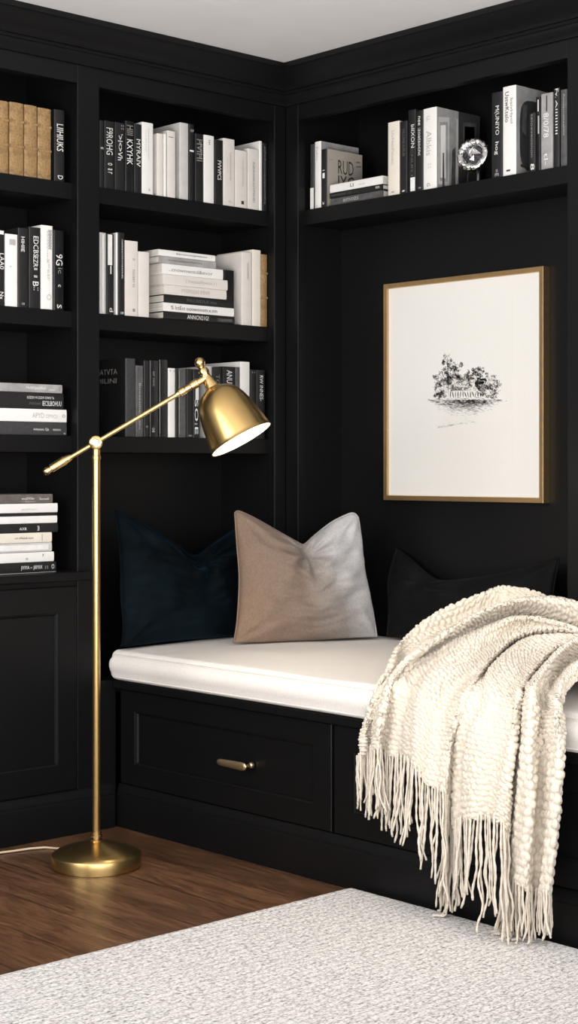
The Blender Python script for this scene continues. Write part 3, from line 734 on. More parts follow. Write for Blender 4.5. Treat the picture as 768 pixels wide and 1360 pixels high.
def throw():
    VALLEY = {2: .014, 4: .030, 8: .034, 12: .026, 14: .012}
    RIDGE = {1: .012, 3: .020, 5: .018, 7: .020, 9: .022, 11: .012, 13: .018, 15: .012}
    def deep(c, i, X):
        X = X + VALLEY.get(c, 0) * (0, .4, 1, .7, 0, 0, 0, 0, 0)[i] - RIDGE.get(c, 0) * (0, .2, .5, .9, 1.2, 1, .7, .4, .2)[i] - (0, 0, 0, .008, .028, .022, .010, .004, .004)[i]
        return X if X > -.06 else -.06 + (X + .06) * (1.35 if c < 12 else 1.1)
    TUCK = {2: -3, 4: -7, 12: -8, 14: -5}
    K = np.array([[list(onX(px + TUCK.get(c, 0) * (0, .3, 1, 1, 1, 1, 1, .9, .8)[i], py, deep(c, i, X))) for i, (px, py, X) in enumerate(row)] for c, row in enumerate(TC)])       # (17, 9, 3)
    K0 = K[:, 0].copy(); K0[:, 1] -= .13; K0[:, 0] += .02; K0[:, 2] = CUSH + .035      # far end sinks back onto the cushion
    K = np.concatenate([K0[:, None], K], axis=1)
    nS, nT = 520, 480
    ts = np.linspace(0, 9, nT + 1); ss = np.linspace(0, len(TC) - 1, nS + 1)
    mid = np.array([[cr(K[c], t) for t in ts] for c in range(len(TC))])
    G = np.array([[cr(mid[:, j], s) for j in range(nT + 1)] for s in ss])           # (nS+1, nT+1, 3)
    # keep it above the cushion
    ex, ez, er = -0.056, CUSH + 0.025, 0.034
    for it in range(4):
        X_, Z_ = G[..., 0].copy(), G[..., 2].copy(); cx, czz = ex + er, ez - er
        dx, dz = X_ - cx, Z_ - czz; dist = np.sqrt(dx * dx + dz * dz) + 1e-9
        inq = (dx < 0) & (dz > 0) & (dist < er)
        top_ = (X_ >= cx) & (Z_ < ez) & ((ez - Z_) <= (X_ - ex))
        frt = (Z_ <= czz) & (X_ > ex) & ((ez - Z_) > (X_ - ex))
        G[..., 0] = np.where(inq, cx + dx / dist * er, np.where(frt, ex, X_))
        G[..., 2] = np.where(inq, czz + dz / dist * er, np.where(top_, ez, Z_))
        if it < 3:
            for _ in range(3):
                H_ = G.copy()
                H_[1:-1, 1:-1] = .4 * G[1:-1, 1:-1] + .15 * (G[2:, 1:-1] + G[:-2, 1:-1] + G[1:-1, 2:] + G[1:-1, :-2])
                G = H_
    du = np.linalg.norm(np.diff(G, axis=0), axis=2); dv = np.linalg.norm(np.diff(G, axis=1), axis=2)
    v = np.concatenate([[0], np.cumsum(dv.mean(axis=0))])
    S_ = G.copy()
    for _ in range(14):
        H_ = S_.copy(); H_[1:-1, 1:-1] = .4 * S_[1:-1, 1:-1] + .15 * (S_[2:, 1:-1] + S_[:-2, 1:-1] + S_[1:-1, 2:] + S_[1:-1, :-2]); S_ = H_
    gu = np.gradient(S_, axis=0); gv = np.gradient(S_, axis=1)
    nr = np.cross(gu, gv); nr /= np.maximum(np.linalg.norm(nr, axis=2, keepdims=True), 1e-9)
    sgn = np.sign((nr[..., 0] * -VD[0] + nr[..., 1] * -VD[1] + nr[..., 2] * .4).mean()); nr *= sgn
    ker = np.ones(61) / 61
    dub = np.apply_along_axis(lambda r: np.convolve(np.pad(r, 30, mode='edge'), ker, mode='valid'), 1, du)
    U = np.concatenate([np.zeros((1, nT + 1)), np.cumsum(dub, axis=0)], axis=0); U = U - U[nS // 2][None, :] + 2.0
    V = np.repeat(v[None, :], nS + 1, axis=0)
    su, sv = 0.0160, 0.0138
    rng = np.random.RandomState(3); jit = rng.uniform(-1, 1, 5003)
    V = V + 0.0016 * np.sin(U * 61) + 0.0012 * np.sin(U * 143 + 1)
    hgt = np.zeros_like(U)
    for dr in (-1, 0, 1):                                   # staggered knots, each with its own size and slant
        row = np.floor(V / sv) + dr
        off = np.where(row % 2 == 0, 0.0, 0.5)
        for dc in (-1, 0, 1):
            col = np.floor(U / su + off) + dc
            cell = ((col * 131 + row * 977).astype(np.int64)) % 5003
            j1 = jit[cell]; j2 = jit[(cell * 7 + 11) % 5003]; j3 = jit[(cell * 13 + 5) % 5003]
            cu_ = (U / su + off - col - .5 - .16 * j1) * su; cv_ = (V / sv - row - .5 - .16 * j2) * sv
            sl = .38 * np.where(row % 2 == 0, 1, -1) + .2 * j3
            a_ = cu_ + sl * cv_; b_ = cv_ - sl * cu_
            q = (a_ / (.0086 + .0010 * j3)) ** 2 + (b_ / (.0084 + .0010 * j1)) ** 2
            hgt = np.maximum(hgt, (1 + .22 * j2) * np.sqrt(np.maximum(0, 1 - q)))
    D = 0.0072 * (hgt - 0.5)
    hang = np.clip((np.linspace(0, 9, nT + 1) - 4.2) / 2.0, 0, 1)[None, :]
    D += hang * 0.0062 * (np.sin(U * 47 + 2.2 * np.sin(U * 9) + .8 * np.sin(V * 4)) + .5 * np.sin(U * 103 + 1.3 + V * 2))
    P = G + nr * D[..., None]
    me = bpy.data.meshes.new('knit_throw')
    vts = P.reshape(-1, 3); W = nT + 1
    base = np.array(vts[0])
    i, j = np.meshgrid(np.arange(nS), np.arange(nT), indexing='ij'); a = (i * W + j).ravel()
    faces = np.stack([a, a + 1, a + W + 1, a + W], axis=1)
    if sgn > 0: faces = faces[:, ::-1]
    org = np.array([0.1, -1.3, CUSH])
    me.from_pydata((vts - org).tolist(), [], faces.tolist()); me.update()
    o = put('knit_throw', me, WOOL, None, True, Vector(org))
    md = o.modifiers.new('thickness', 'SOLIDIFY'); md.thickness = 0.005; md.offset = -1
    tag(o, 'chunky cream knit throw with fringe draped over the seat edge', 'blanket')
    # fringe
    hem = G[:, -1]; hd = np.concatenate([[0], np.cumsum(np.linalg.norm(np.diff(hem, axis=0), axis=1))])
    Ls = [.115, .125, .15, .17, .18, .19, .20, .235, .21, .19, .235, .25, .20, .12, .10, .10, .09]
    rnd = random.Random(5); NS = 98; org_v = Vector(org); EXTRA = 84; bx_ = bmesh.new()
    for k in range(NS + EXTRA):
        kk = k; first = k < NS
        if not first: k = (k - NS + .5) * NS / EXTRA
        s = hd[-1] * (k + .5 + rnd.uniform(-.35, .35)) / NS
        ii = int(np.searchsorted(hd, s)); ii = min(max(ii, 1), nS - 1)
        p = Vector(hem[ii]); f = ss[ii]; li = int(f); L = (Ls[li] * (1 - f + li) + Ls[min(li + 1, 16)] * (f - li)) * rnd.uniform(.82, 1.12)
        p.x += (-0.001 - rnd.uniform(0, .006)) if first else rnd.uniform(0, .006); p.z += 0.012; L *= 1 if first else rnd.uniform(.75, 1.0); k = kk
        pts = [p.copy()]; ph = rnd.uniform(0, 6.3); ph2 = rnd.uniform(0, 6.3); sway = rnd.gauss(0, .10); am = rnd.uniform(.08, .42); step = .007
        n = int((L + .012) / step); swx = rnd.uniform(-.05, .02); zr = .0225 + rnd.uniform(0, .004)
        for q in range(n):
            tt = q / max(n, 1)
            dy = sway * (.3 + tt) + am * math.sin(ph + q * .42) * tt; dx = swx + am * .6 * math.sin(ph2 + q * .36) * tt
            d = Vector((dx, dy, -1)).normalized() * step
            p = p + d
            if p.z < zr:
                p.z = zr; p.x -= step * .6; p.y += step * .5 * math.sin(ph + q * .2)
            if p.x > -.030: p.x = -.030 - .001 * (k % 3)
            pts.append(p.copy())
        r = rnd.uniform(.0022, .0031)
        rad = [r * (1 + .22 * math.sin(q * 1.7 + ph)) for q in range(len(pts))]; rad[-1] *= .8
        if not first: tube_bm(bx_, [w - org_v for w in pts], rad, 5); continue
        bm = bmesh.new(); tube_bm(bm, [w - org_v for w in pts], rad, 6)
        from_bm('fringe_strand', bm, WOOL, o, True)
    from_bm('fringe', bx_, WOOL, o, True)['kind'] = 'stuff'
    return o
throw()

# ------------------------------------------------------------------ books
def text_mesh(s):
    cu_ = bpy.data.curves.new('lettering', 'FONT'); cu_.body = s; cu_.resolution_u = 2
    to = bpy.data.objects.new('lettering_source', cu_)
    me = bpy.data.meshes.new_from_object(to)
    bpy.data.objects.remove(to); bpy.data.curves.remove(cu_)
    return me
_tcache = {}
def text_verts(s):
    if s not in _tcache:
        me = text_mesh(s); n = len(me.vertices); co = np.zeros(n * 3); me.vertices.foreach_get('co', co); co = co.reshape(-1, 3)
        _tcache[s] = (co[:, :2], [tuple(p.vertices) for p in me.polygons]); bpy.data.meshes.remove(me)
    return _tcache[s]
def lettering(parent, runs, M3, name='lettering'):
    """runs: (text, along0, along1, across0, across1, inkkey); M3 maps (along, across) to local 3-D"""
    for s, a0, a1, c0, c1, k in runs:
        V, F = [], []; nm = 'printed_block' if s in ('[]', '==') else name
        for s in (s,):
            if s in ('[]', '=='):      # printed block / rule
                pts = [(a0, c0), (a1, c0), (a1, c1), (a0, c1)]; off = len(V); V += [M3(*p) for p in pts]; F.append((off, off + 1, off + 2, off + 3)); continue
            co, fc = text_verts(s)
            if not len(co): continue
            mn, mx = co.min(0), co.max(0); sc = np.maximum(mx - mn, 1e-6); off = len(V)
            for x, y in (co - mn) / sc: V.append(M3(a0 + (a1 - a0) * x, c0 + (c1 - c0) * y))
            F += [tuple(i + off for i in f) for f in fc]
        if not F: continue
        me = bpy.data.meshes.new(nm); me.from_pydata([tuple(v) for v in V], [], F); me.update()
        put(nm, me, INK[k], parent)

def book_geo(bm_c, bm_p, w, d, h, b, mapf, rnd=0.002):
    hw = w / 2; n = 6
    sp = [(-hw * math.cos(math.pi * i / n), rnd - rnd * math.sin(math.pi * i / n)) for i in range(n + 1)]
    sec = [(-hw, d)] + sp + [(hw, d), (hw - b, d), (hw - b, rnd + b), (-hw + b, rnd + b), (-hw + b, d)]
    lo = [bm_c.verts.new(mapf(x, y, 0)) for x, y in sec]; hi = [bm_c.verts.new(mapf(x, y, h)) for x, y in sec]
    m = len(sec)
    for i in range(m): bm_c.faces.new((lo[i], lo[(i + 1) % m], hi[(i + 1) % m], hi[i]))
    bm_c.faces.new(lo); bm_c.faces.new(hi)
    e = 0.003
    c = [(-hw + b + .0002, rnd + b + .0004), (hw - b - .0002, rnd + b + .0004), (hw - b - .0002, d - e), (-hw + b + .0002, d - e)]
    lo = [bm_p.verts.new(mapf(x, y, e * .6)) for x, y in c]; hi = [bm_p.verts.new(mapf(x, y, h - e)) for x, y in c]
    for i in range(4): bm_p.faces.new((lo[i], lo[(i + 1) % 4], hi[(i + 1) % 4], hi[i]))
    bm_p.faces.new(lo); bm_p.faces.new(hi)

def upright(pos, rz, w, d, h, mk, runs, label, group, rnd=0.002, bands=False):
    t = thing('book', label, 'book', pos, rz, group)
    b = min(.0026, w * .18)
    mp = lambda x, y, z: (x, y, z)
    bc_, bp = bmesh.new(), bmesh.new(); book_geo(bc_, bp, w, d, h, b, mp, rnd)
    if bands:
        for f in (.26, .60):
            box_bm(bc_, -w / 2 * .96, w / 2 * .96, -.0012, rnd, h * (1 - f) - .0035, h * (1 - f) + .0035, .001)
    from_bm('cover', bc_, BK[mk], t); from_bm('pages', bp, PAGES, t)
    if runs:
        rr = [(s, a0 * h, a1 * h, c0 * w, c1 * w, k) for s, a0, a1, c0, c1, k in runs]
        def m3(a, c):
            x = c - w / 2; u = min(1, abs(x) / (w / 2)); yy = rnd - rnd * math.sqrt(max(0, 1 - u * u))
            return (x, yy - .0009 - rnd * .12, h - a)
        lettering(t, rr, m3)
    return t
def rowA(z, yf, items, group):
    rnd = random.Random(len(items) + int(z * 100))
    for it in items:
        x0, x1, yt, d, mk, runs, label = it[:7]; dy = it[7] if len(it) > 7 else rnd.uniform(0, .004)
        y = yf + dy * .5
        a = onY(x0, yt, y); b_ = onY(x1, yt, y); h = (onY((x0 + x1) / 2, yt, y).z) - z - .0006
        yield upright((((a.x + b_.x) / 2), y, z + .0006), 0, b_.x - a.x - .0012, d, h, mk, runs, label, group, rnd=.0045 if mk == 'tan' else .002, bands=(mk == 'tan'))
def rowB(z, xf, items, group):
    for it in items:
        x0, x1, yt, d, mk, runs, label = it[:7]; dx = it[7] if len(it) > 7 else 0.0
        X = xf + dx
        a = onX(x0, yt, X); b_ = onX(x1, yt, X); h = onX((x0 + x1) / 2, yt, X).z - z - .0006
        yield upright((X, (a.y + b_.y) / 2, z + .0006), -math.pi / 2, abs(b_.y - a.y) - .0012, d, h, mk, runs, label, group)
def flat(pos, rz, L, d, th, mk, runs, label, group):
    """lies on its side: spine toward local -Y, length along X, thickness Z"""
    t = thing('book', label, 'book', pos, rz, group)
    bc_, bp = bmesh.new(), bmesh.new()
    book_geo(bc_, bp, th, d, L, min(.0026, th * .18), lambda x, y, z: (z - L / 2, y, x + th / 2), .002)
    from_bm('cover', bc_, BK[mk], t); from_bm('pages', bp, PAGES, t)
    if runs:
        rr = [(s, a0 * L, a1 * L, c0 * th, c1 * th, k) for s, a0, a1, c0, c1, k in runs]
        def m3(a, c):
            x = c - th / 2; u = min(1, abs(x) / (th / 2)); yy = .002 - .002 * math.sqrt(max(0, 1 - u * u))
            return (a - L / 2, yy - .0011, c)
        lettering(t, rr, m3)
    return t
def cover_art(t, d, h, w, side, polys, name='cover_picture'):
    """polys: (matkey ink/cover, [(along depth 0..1, height 0..1)...])"""
    mats = []; V, F, I = [], [], []
    for mk, pts in polys:
        m = INK.get(mk) or BK[mk]
        if m not in mats: mats.append(m)
        o = len(V); lay = .0004 + .00012 * len(F)
        V += [(side * (w / 2 + min(lay, .0012)), .003 + a * (d - .004), c * h) for a, c in pts]; F.append(tuple(range(o, o + len(pts)))); I.append(mats.index(m))
    me = bpy.data.meshes.new(name); me.from_pydata(V, [], F); me.update()
    for m in mats: me.materials.append(m)
    me.polygons.foreach_set('material_index', I)
    put(name, me, None, t)

YF = 0.0345
# --- top shelf, right bay of the tall bookcase
G1 = 'books on the top shelf of the middle bay'
list(rowA(S1, YF, [
 (132.3, 138.5, 160, .17, 'black', [('E', .40, .43, .2, .8, 'w')], 'thin black book at the left end of the top shelf, middle bay'),
 (139, 152.5, 161, .18, 'black', [('F9ROHG', .10, .50, .15, .8, 'w'), ('o  a r', .62, .78, .3, .75, 'w')], 'black book with large ragged white lettering, second on the middle bay top shelf'),
 (153, 166.3, 163, .18, 'black', [("::", .03, .10, .6, .85, 'l'), ("'>I<>Vh", .17, .56, .25, .75, 'w')], 'black book with angular white diamond lettering on the middle bay top shelf'),
 (166.8, 178, 161, .18, 'gloss', [('HIII', .06, .20, .15, .9, 'g'), ('KXYHK', .26, .62, .15, .85, 'w')], 'glossy black book with dense white lettering below a grey patch'),
 (178.6, 188.6, 165, .17, 'black', [('MYRAIV', .22, .62, .25, .8, 'w')], 'black book with white lettering just left of the tallest white spine, top shelf'),
 (189, 204, 163, .18, 'white', [('inerwsxe roemewn', .08, .52, .50, .62, 'l'), ('rnuve sbbst oiew', .10, .42, .28, .36, 'l'), ('d', .92, .95, .55, .7, 'k')], 'thick bright white book, first white one on the middle bay top shelf'),
 (209, 217.6, 177.5, .15, 'warm', [], 'short off-white book right of the gap on the middle bay top shelf'),
 (218, 221.6, 177.5, .15, 'white', [], 'very thin white booklet between two off-white books, top shelf'),
 (222.5, 233.6, 174, .16, 'warm', [('==', .09, .10, .1, .7, 'd')], 'off-white book with a dark dash near the top of its spine'),
 (239, 250.7, 163.4, .19, 'lgray', [], 'tall pale grey book rising behind the short off-white ones, top shelf', .001),
 (251.2, 258.2, 165, .17, 'black', [('m', .07, .10, .2, .9, 'l'), ('-', .34, .36, .1, .9, 'w')], 'narrow black book against the tall pale grey one'),
 (259.4, 270.6, 178, .17, 'black', [('HVIHI', .08, .40, .15, .85, 'g'), ('wiyhl', .10, .36, .55, .8, 'l')], 'black book with fine grey stacked lettering on its upper half'),
 (271, 284.8, 180, .17, 'white', [('tas', .06, .14, .45, .6, 'k')], 'white book with a tiny black mark at top, between two black ones'),
 (285.5, 296.6, 186, .17, 'black', [('FVVVPCS', .32, .62, .3, .75, 'w')], 'black book with white italic lettering at mid spine, top shelf'),
 (297, 312.2, 184.5, .17, 'warm', [('hoivesoncnalerndn', .20, .62, .55, .68, 'g'), ('aaimroe', .30, .5, .3, .38, 'l'), ('u6', .92, .95, .4, .8, 'l')], 'wide warm white book, tallest of the warm white group at the right'),
 (312.6, 328.8, 200, .16, 'warm', [('mmnhhlrnnerihuin', .16, .62, .55, .72, 'l'), ('[]', .88, .94, .48, .7, 'k')], 'warm white book with a small black square at the foot of its spine'),
 (329.2, 344.2, 198, .16, 'warm', [('RIRIKNIKAIYMIHEI', .22, .88, .42, .62, 'g')], 'warm white book with a long line of grey capitals'),
 (344.6, 348.6, 187.5, .18, 'white', [], 'thin tall white book beside the last black one on the top shelf'),
 (349, 355.8, 190, .18, 'black', [('eshnhenoieoxeomihe', .05, .9, .25, .6, 'g')], 'black book with dotted grey lettering at the right end of the top shelf')], G1))
# --- top shelf, left bay
GL1 = 'books on the top shelf of the left bay'
list(rowA(S1, YF, [
 (-3.5, 12.2, 134, .17, 'tan', [], 'aged tan leather book cut by the left edge, first of four'),
 (13.4, 32.4, 136.5, .17, 'tan', [], 'aged tan leather book, second of four, widest spine'),
 (33.2, 50.2, 140, .17, 'tan', [], 'aged tan leather book, third of four from the left'),
 (51.0, 68.9, 144, .17, 'tan', [], 'aged tan leather book beside the black one, fourth of four'),
 (72.4, 86.2, 146, .17, 'black', [('LIIHIUKS', .20, .58, .2, .85, 'w'), ('D', .92, .975, .3, .8, 'w')], 'black book with spindly white lettering right of the tan leather books')], GL1))
# --- second shelf, left bay
GL2 = 'books on the second shelf of the left bay'
list(rowA(S2, YF, [
 (-8, 6.5, 305, .17, 'black', [('1', .01, .06, .3, .9, 'w'), ('LAA0', .31, .52, .5, .95, 'w'), ('Nx', .82, .92, .5, .9, 'w')], 'black book with white script cut by the left edge, second shelf'),
 (7, 23.8, 311, .17, 'white', [('[]', .07, .15, .3, .8, 'l'), ('o', .44, .46, .35, .45, 'k')], 'plain white book with a pale grey patch, second shelf left bay'),
 (24.3, 38.0, 303, .17, 'black', [('HIHIIE', .11, .30, .25, .6, 'w'), ('m', .945, .97, .3, .6, 'l')], 'black book with smudged white print high on its spine, second shelf'),
 (38.6, 54.2, 302, .17, 'black', [('EDCBS', .11, .36, .35, .8, 'w'), ('EZR', .36, .49, .35, .75, 'w'), ('||', .50, .62, .4, .7, 'l'), ('B', .67, .73, .3, .8, 'w'), ('::', .74, .78, .35, .8, 'l')], 'black book with a column of bold white capitals, second shelf left bay'),
 (54.8, 70.4, 299.5, .18, 'white', [('IIIHIIHHIHIHIHI', .05, .28, .58, .9, 'k'), ('eeieeevieer', .06, .46, .48, .56, 'g'), ('v=esr', .40, .66, .5, .7, 'l'), ('O', .82, .89, .45, .85, 'l')], 'tall white book with black barcode-like lettering, second shelf left bay'),
 (71.4, 85.2, 306, .17, 'gloss', [('9G', .30, .44, .2, .85, 'w'), ('ic', .47, .54, .4, .8, 'g'), ('c', .68, .71, .4, .65, 'w'), ('S', .93, .98, .3, .75, 'w')], 'glossy black book with a round white emblem, right end of the second shelf')], GL2))
# --- second shelf, middle bay
G2 = 'books on the second shelf of the middle bay'
list(rowA(S2, YF, [
 (132.6, 141.2, 309, .17, 'lgray', [('[]', .02, .98, .35, .6, 'w')], 'pale grey and white striped book at the left end of the second shelf, middle bay'),
 (141.8, 151.8, 310.5, .17, 'black', [('[]', .01, .39, .12, .72, 'w'), ('I', .40, .50, .45, .6, 'w'), ('d', .92, .97, .35, .85, 'w')], 'black book with a white label covering its upper spine'),
 (154.2, 157, 309, .16, 'white', [], 'very thin white booklet before the dotted black book'),
 (157.3, 165.8, 309, .17, 'black', [('oeiseenttoneeiedc', .08, .56, .5, .75, 'w'), ('m', .96, .985, .3, .8, 'w')], 'black book with a dotted line of white lettering, second shelf'),
 (166.4, 183.6, 320, .18, 'warm', [('IRI', .23, .26, .55, .75, 'g'), ('nocaan vc', .38, .62, .55, .72, 'g'), ('8', .90, .94, .55, .75, 'k')], 'wide warm white book with small grey lettering, left of the flat pile'),
 (184.2, 198.8, 334.5, .17, 'warm', [], 'blank short warm white book touching the flat pile'),
 (298, 311.5, 359, .15, 'gloss', [], 'black book half hidden behind the right end of the flat pile', .03),
 (321.5, 335, 335.5, .19, 'warm', [('onateisi', .14, .36, .5, .7, 'g')], 'large warm white book whose cover shows behind the flat pile'),
 (335.6, 347, 332, .18, 'cream', [], 'plain ivory book between the large white one and the tan one'),
 (347.5, 356, 338, .17, 'tan', [], 'narrow tan leather book at the right end of the second shelf')], G2))
# flat pile on the second shelf  (x left, x right, y top, y bottom measured on the front-left corner)
GP2 = 'flat pile on the second shelf'
def zA(px, py): return onY(px, py, YF).z
pile = [
 (218, 311.8, 'black', [('ANNCN21G!', .32, .62, .2, .75, 'w'), ('::cuoomn', .75, .96, .25, .6, 'g')], 'black book with bold white lettering at the bottom of the flat pile'),
 (217, 311, 'white', [('% lctEct oonwninom.x.nm', .10, .75, .25, .7, 'k')], 'white book with one long line of black lettering, second from the pile bottom'),
 (218.5, 309.5, 'black', [('NU.IIIDUI mu', .32, .75, .3, .7, 'd')], 'black book with dim grey lettering, third from the pile bottom'),
 (218.5, 301, 'warm', [('PYOFOZAF IMNFF', .27, .72, .3, .7, 'l')], 'warm white book with faded grey lettering in the middle of the flat pile'),
 (217, 302.5, 'warm', [('( rneuisolfowon ) |', .34, .82, .25, .7, 'l')], 'thick warm white book with faint script, fourth from the pile top'),
 (216, 296.5, 'white', [('..cnownwntd&evor', .10, .82, .3, .65, 'g')], 'white book with a dotted grey title, third from the pile top'),
 (212, 287, 'gray', [('ccmouoonenhamcy', .15, .75, .3, .65, 'd')], 'grey book with dim lettering, second from the pile top'),
 (211, 286, 'white', [('8skrooocrnsgneokrinc', .30, .85, .3, .7, 'k')], 'white book with bold black lettering on top of the flat pile')]
ztop = zA(212, 330.5); zb = S2 + .0006; tot = ztop - zb
frac = [34, 38, 36, 42, 46, 46, 32, 28]; ftot = sum(frac); acc = 0
for (x0, x1, mk, runs, label), f in zip(pile, frac):
    z0 = zb + tot * acc / ftot; acc += f; z1 = zb + tot * acc / ftot
    a = onY(x0, 400, YF).x; b_ = onY(x1, 400, YF).x
    flat(((a + b_) / 2, YF, z0), 0, b_ - a, .135, z1 - z0 - .0006, mk, runs, label, GP2)
# --- third shelf, middle bay
G3 = 'books on the third shelf of the middle bay'
r3 = list(rowA(S3, YF, [
 (167, 180.2, 476, .20, 'char', [], 'large dark grey book with a black lettered cover, left end of the third shelf'),
 (180.8, 190.7, 485.5, .17, 'dgray', [('Bnoaesmenneto', .25, .9, .35, .65, 'l')], 'grey book with vertical pale lettering, third shelf'),
 (191.4, 198.8, 479, .17, 'black', [('e', .85, .88, .3, .7, 'g')], 'narrow black book with grey neighbour to its left, third shelf'),
 (199.4, 211, 479, .17, 'gloss', [('asr nsce;', .14, .34, .25, .5, 'g'), ('oe', .88, .94, .2, .5, 'l')], 'glossy black book with faint grey lettering, third shelf'),
 (212, 223.4, 478, .18, 'gloss', [('I', .05, .95, .02, .06, 'g')], 'glossy black book left of the only white spine at mid shelf'),
 (223.9, 233.2, 489, .17, 'white', [('=', .03, .05, .1, .9, 'l')], 'white book among black ones behind the lamp arm'),
 (233.6, 237, 489.5, .16, 'black', [], 'very thin black book right of the white one, third shelf'),
 (237.6, 247.6, 489.8, .17, 'dgray', [('==', .04, .96, .02, .08, 'g')], 'plain dark grey book behind the lamp arm, third shelf'),
 (248.2, 256.2, 490, .17, 'black', [('owo', .96, .985, .2, .9, 'l')], 'black book with pale mark at its foot, left of the lamp shade'),
 (256.8, 265.8, 490.5, .17, 'black', [('I', .2, .45, .3, .8, 'w'), ('SO:E', .45, .95, .2, .7, 'w')], 'black book with broken white lettering against the lamp shade'),
 (274, 282, 486.6, .17, 'lgray', [], 'pale grey book glimpsed beside the lamp neck'),
 (282.8, 295.2, 488, .17, 'black', [('TONEVAS', .1, .6, .3, .7, 'g')], 'black book with grey lettering directly above the lamp shade'),
 (296, 312.6, 487, .17, 'black', [('ANUIEEI', .05, .36, .3, .75, 'w'), ('oos', .5, .6, .3, .7, 'l')], 'thick black book with white capitals above the lamp shade'),
 (313.2, 319, 487.5, .17, 'dgray', [], 'narrow grey book squeezed against the tall white one above the shade'),
 (319.5, 332.2, 480.5, .19, 'white', [], 'tall white book rising above the lamp shade'),
 (333, 340.4, 491, .17, 'black', [('=', .03, .05, .2, .8, 'g')], 'narrow plain black book right of the tall white one, third shelf'),
 (340.9, 352.4, 491.5, .17, 'black', [('RW INNES-', .08, .45, .35, .75, 'w')], 'black book with upright white capitals, right end of the third shelf')], G3))
# lettering on the left cover of the big dark grey book
def cover_text(t, d, h, w, side, runs, name='cover_lettering'):
    # reads horizontally on the side face; along = depth from the fore edge when side = -1
    def m3(a, c):
        yy = (.003 + (1 - a) * (d - .004)) if side < 0 else (.003 + a * (d - .004))
        return (side * (w / 2 + .0006), yy, h * c)
    lettering(t, runs, m3, name)
_w = (onY(180.2, 476, YF).x - onY(167, 476, YF).x) - .0012; _h = onY(173.5, 476, YF).z - S3
art = [('black', [(0, 0), (1, 0), (1, 1), (0, 1)])]
cover_art(r3[0], .20, _h, _w, -1, art, 'cover_panel')
cover_text(r3[0], .20, _h + .0, _w + .0012, -1, [('NATVTA', .24, .80, .80, .87, 'g'), ('MILINI', .26, .78, .69, .75, 'g')])
# --- third shelf, left bay : flat pile of four
GL3 = 'flat pile on the third shelf of the left bay'
for yb, yt, xr, mk, runs, label in (
 (579.0, 561.2, 88.6, 'char', [('nnivynanc GJs', .56, .76, .3, .55, 'w'), ('VBNIBDIUIO', .81, .92, .35, .5, 'w'), ('x', .955, .985, .1, .2, 'w')], 'dark grey book at the bottom of the four-book pile, third shelf left bay'),
 (561.0, 544.2, 88.6, 'white', [('APYD', .56, .71, .3, .7, 'l'), ('CEMVCU', .73, .88, .3, .6, 'l'), ('<>', .94, .98, .35, .65, 'g')], 'white book in the four-book pile, third shelf left bay'),
 (544.0, 522.6, 84.4, 'black', [('ECIZDO W ZODYI OWOI "A', .52, .87, .62, .78, 'w'), ('IECSLBOHUU', .72, .97, .2, .5, 'w'), ('nooue', .55, .7, .25, .4, 'd')], 'thick black book with two lines of white lettering, third shelf left bay'),
 (522.4, 511.2, 82.8, 'gray', [('HoIIIIYpuOIEaS', .53, .78, .3, .7, 'w'), ('omnowol', .82, .9, .25, .5, 'w'), ('C', .95, .97, .3, .7, 'd')], 'grey book with white lettering topping the four-book pile, left bay')):
    z0 = S3 + .0006 if mk == 'char' else onY(xr, yb, YF).z; z1 = onY(xr, yt, YF).z
    b_ = onY(xr, 540, YF).x; L = .265 + (.01 if mk == 'white' else 0)
    flat((b_ - L / 2, YF, z0), 0, L, .19, z1 - z0 - .0005, mk, runs, label, GL3)
# --- countertop pile, left bay
GL4 = 'flat pile on the base cabinet top'
for yb, yt, xr, mk, runs, label in (
 (762.0, 759.2, 74.6, 'white', [], 'thin white booklet at the very bottom of the pile on the cabinet top'),
 (759.0, 745.4, 74.7, 'black', [('JIYIYA ~ :JIIIYIIX', .50, .80, .25, .7, 'w'), ('II', .84, .88, .3, .65, 'g'), ('O', .93, .97, .3, .75, 'w')], 'black book with spindly white lettering low in the pile on the cabinet top'),
 (745.2, 732.2, 71.7, 'white', [('?', .84, .86, .5, .8, 'k'), ('PS', .62, .65, .2, .45, 'k')], 'bright white book with two small black marks, cabinet top pile'),
 (732.0, 720.0, 69, 'lgray', [('[]', .02, .95, .2, .8, 'white')], 'pale ivory book with a soft grey band, cabinet top pile'),
 (719.8, 706.6, 69, 'cream', [('vim vMadu& mcev', .52, .76, .4, .6, 'k'), ('I', .87, .875, .15, .85, 'k')], 'cream book with small black italic lettering, cabinet top pile'),
 (706.4, 694.4, 77, 'black', [('AX8.', .48, .58, .3, .6, 'w'), ('38', .72, .745, .2, .75, 'w')], 'black book with sparse white marks amid the cabinet top pile'),
 (694.2, 684.4, 76, 'white', [], 'blank white book between two black ones, cabinet top pile'),
 (684.2, 680.4, 76, 'black', [], 'very thin black book high in the cabinet top pile'),
 (680.2, 668.0, 76.6, 'white', [('qewWerit i', .53, .73, .2, .5, 'l')], 'white book with faint grey lettering second from the top, cabinet top pile'),
 (667.8, 655.8, 70, 'umber', [('weuSIYOIav', .58, .75, .4, .65, 'w'), ('Seometlk', .82, .95, .35, .6, 'w'), ('~ Imnou', .58, .76, .1, .3, 'l')], 'grey brown book with white lettering on top of the cabinet top pile')):
    z0 = onY(xr, yb, YF).z; z1 = onY(xr, yt, YF).z
    if label.startswith('thin white booklet'): z0 = SCOUNTER + .0006
    b_ = onY(xr, 700, YF).x; L = .245 + .012 * ((int(yb) * 7) % 3)
    runs2 = []
    for s, a0, a1, c0, c1, k in runs:
        if k == 'white': k = 'w'
        runs2.append((s, a0, a1, c0, c1, k))
    flat((b_ - L / 2, YF, z0), 0, L, .18, z1 - z0 - .0005, mk, runs2, label, GL4)

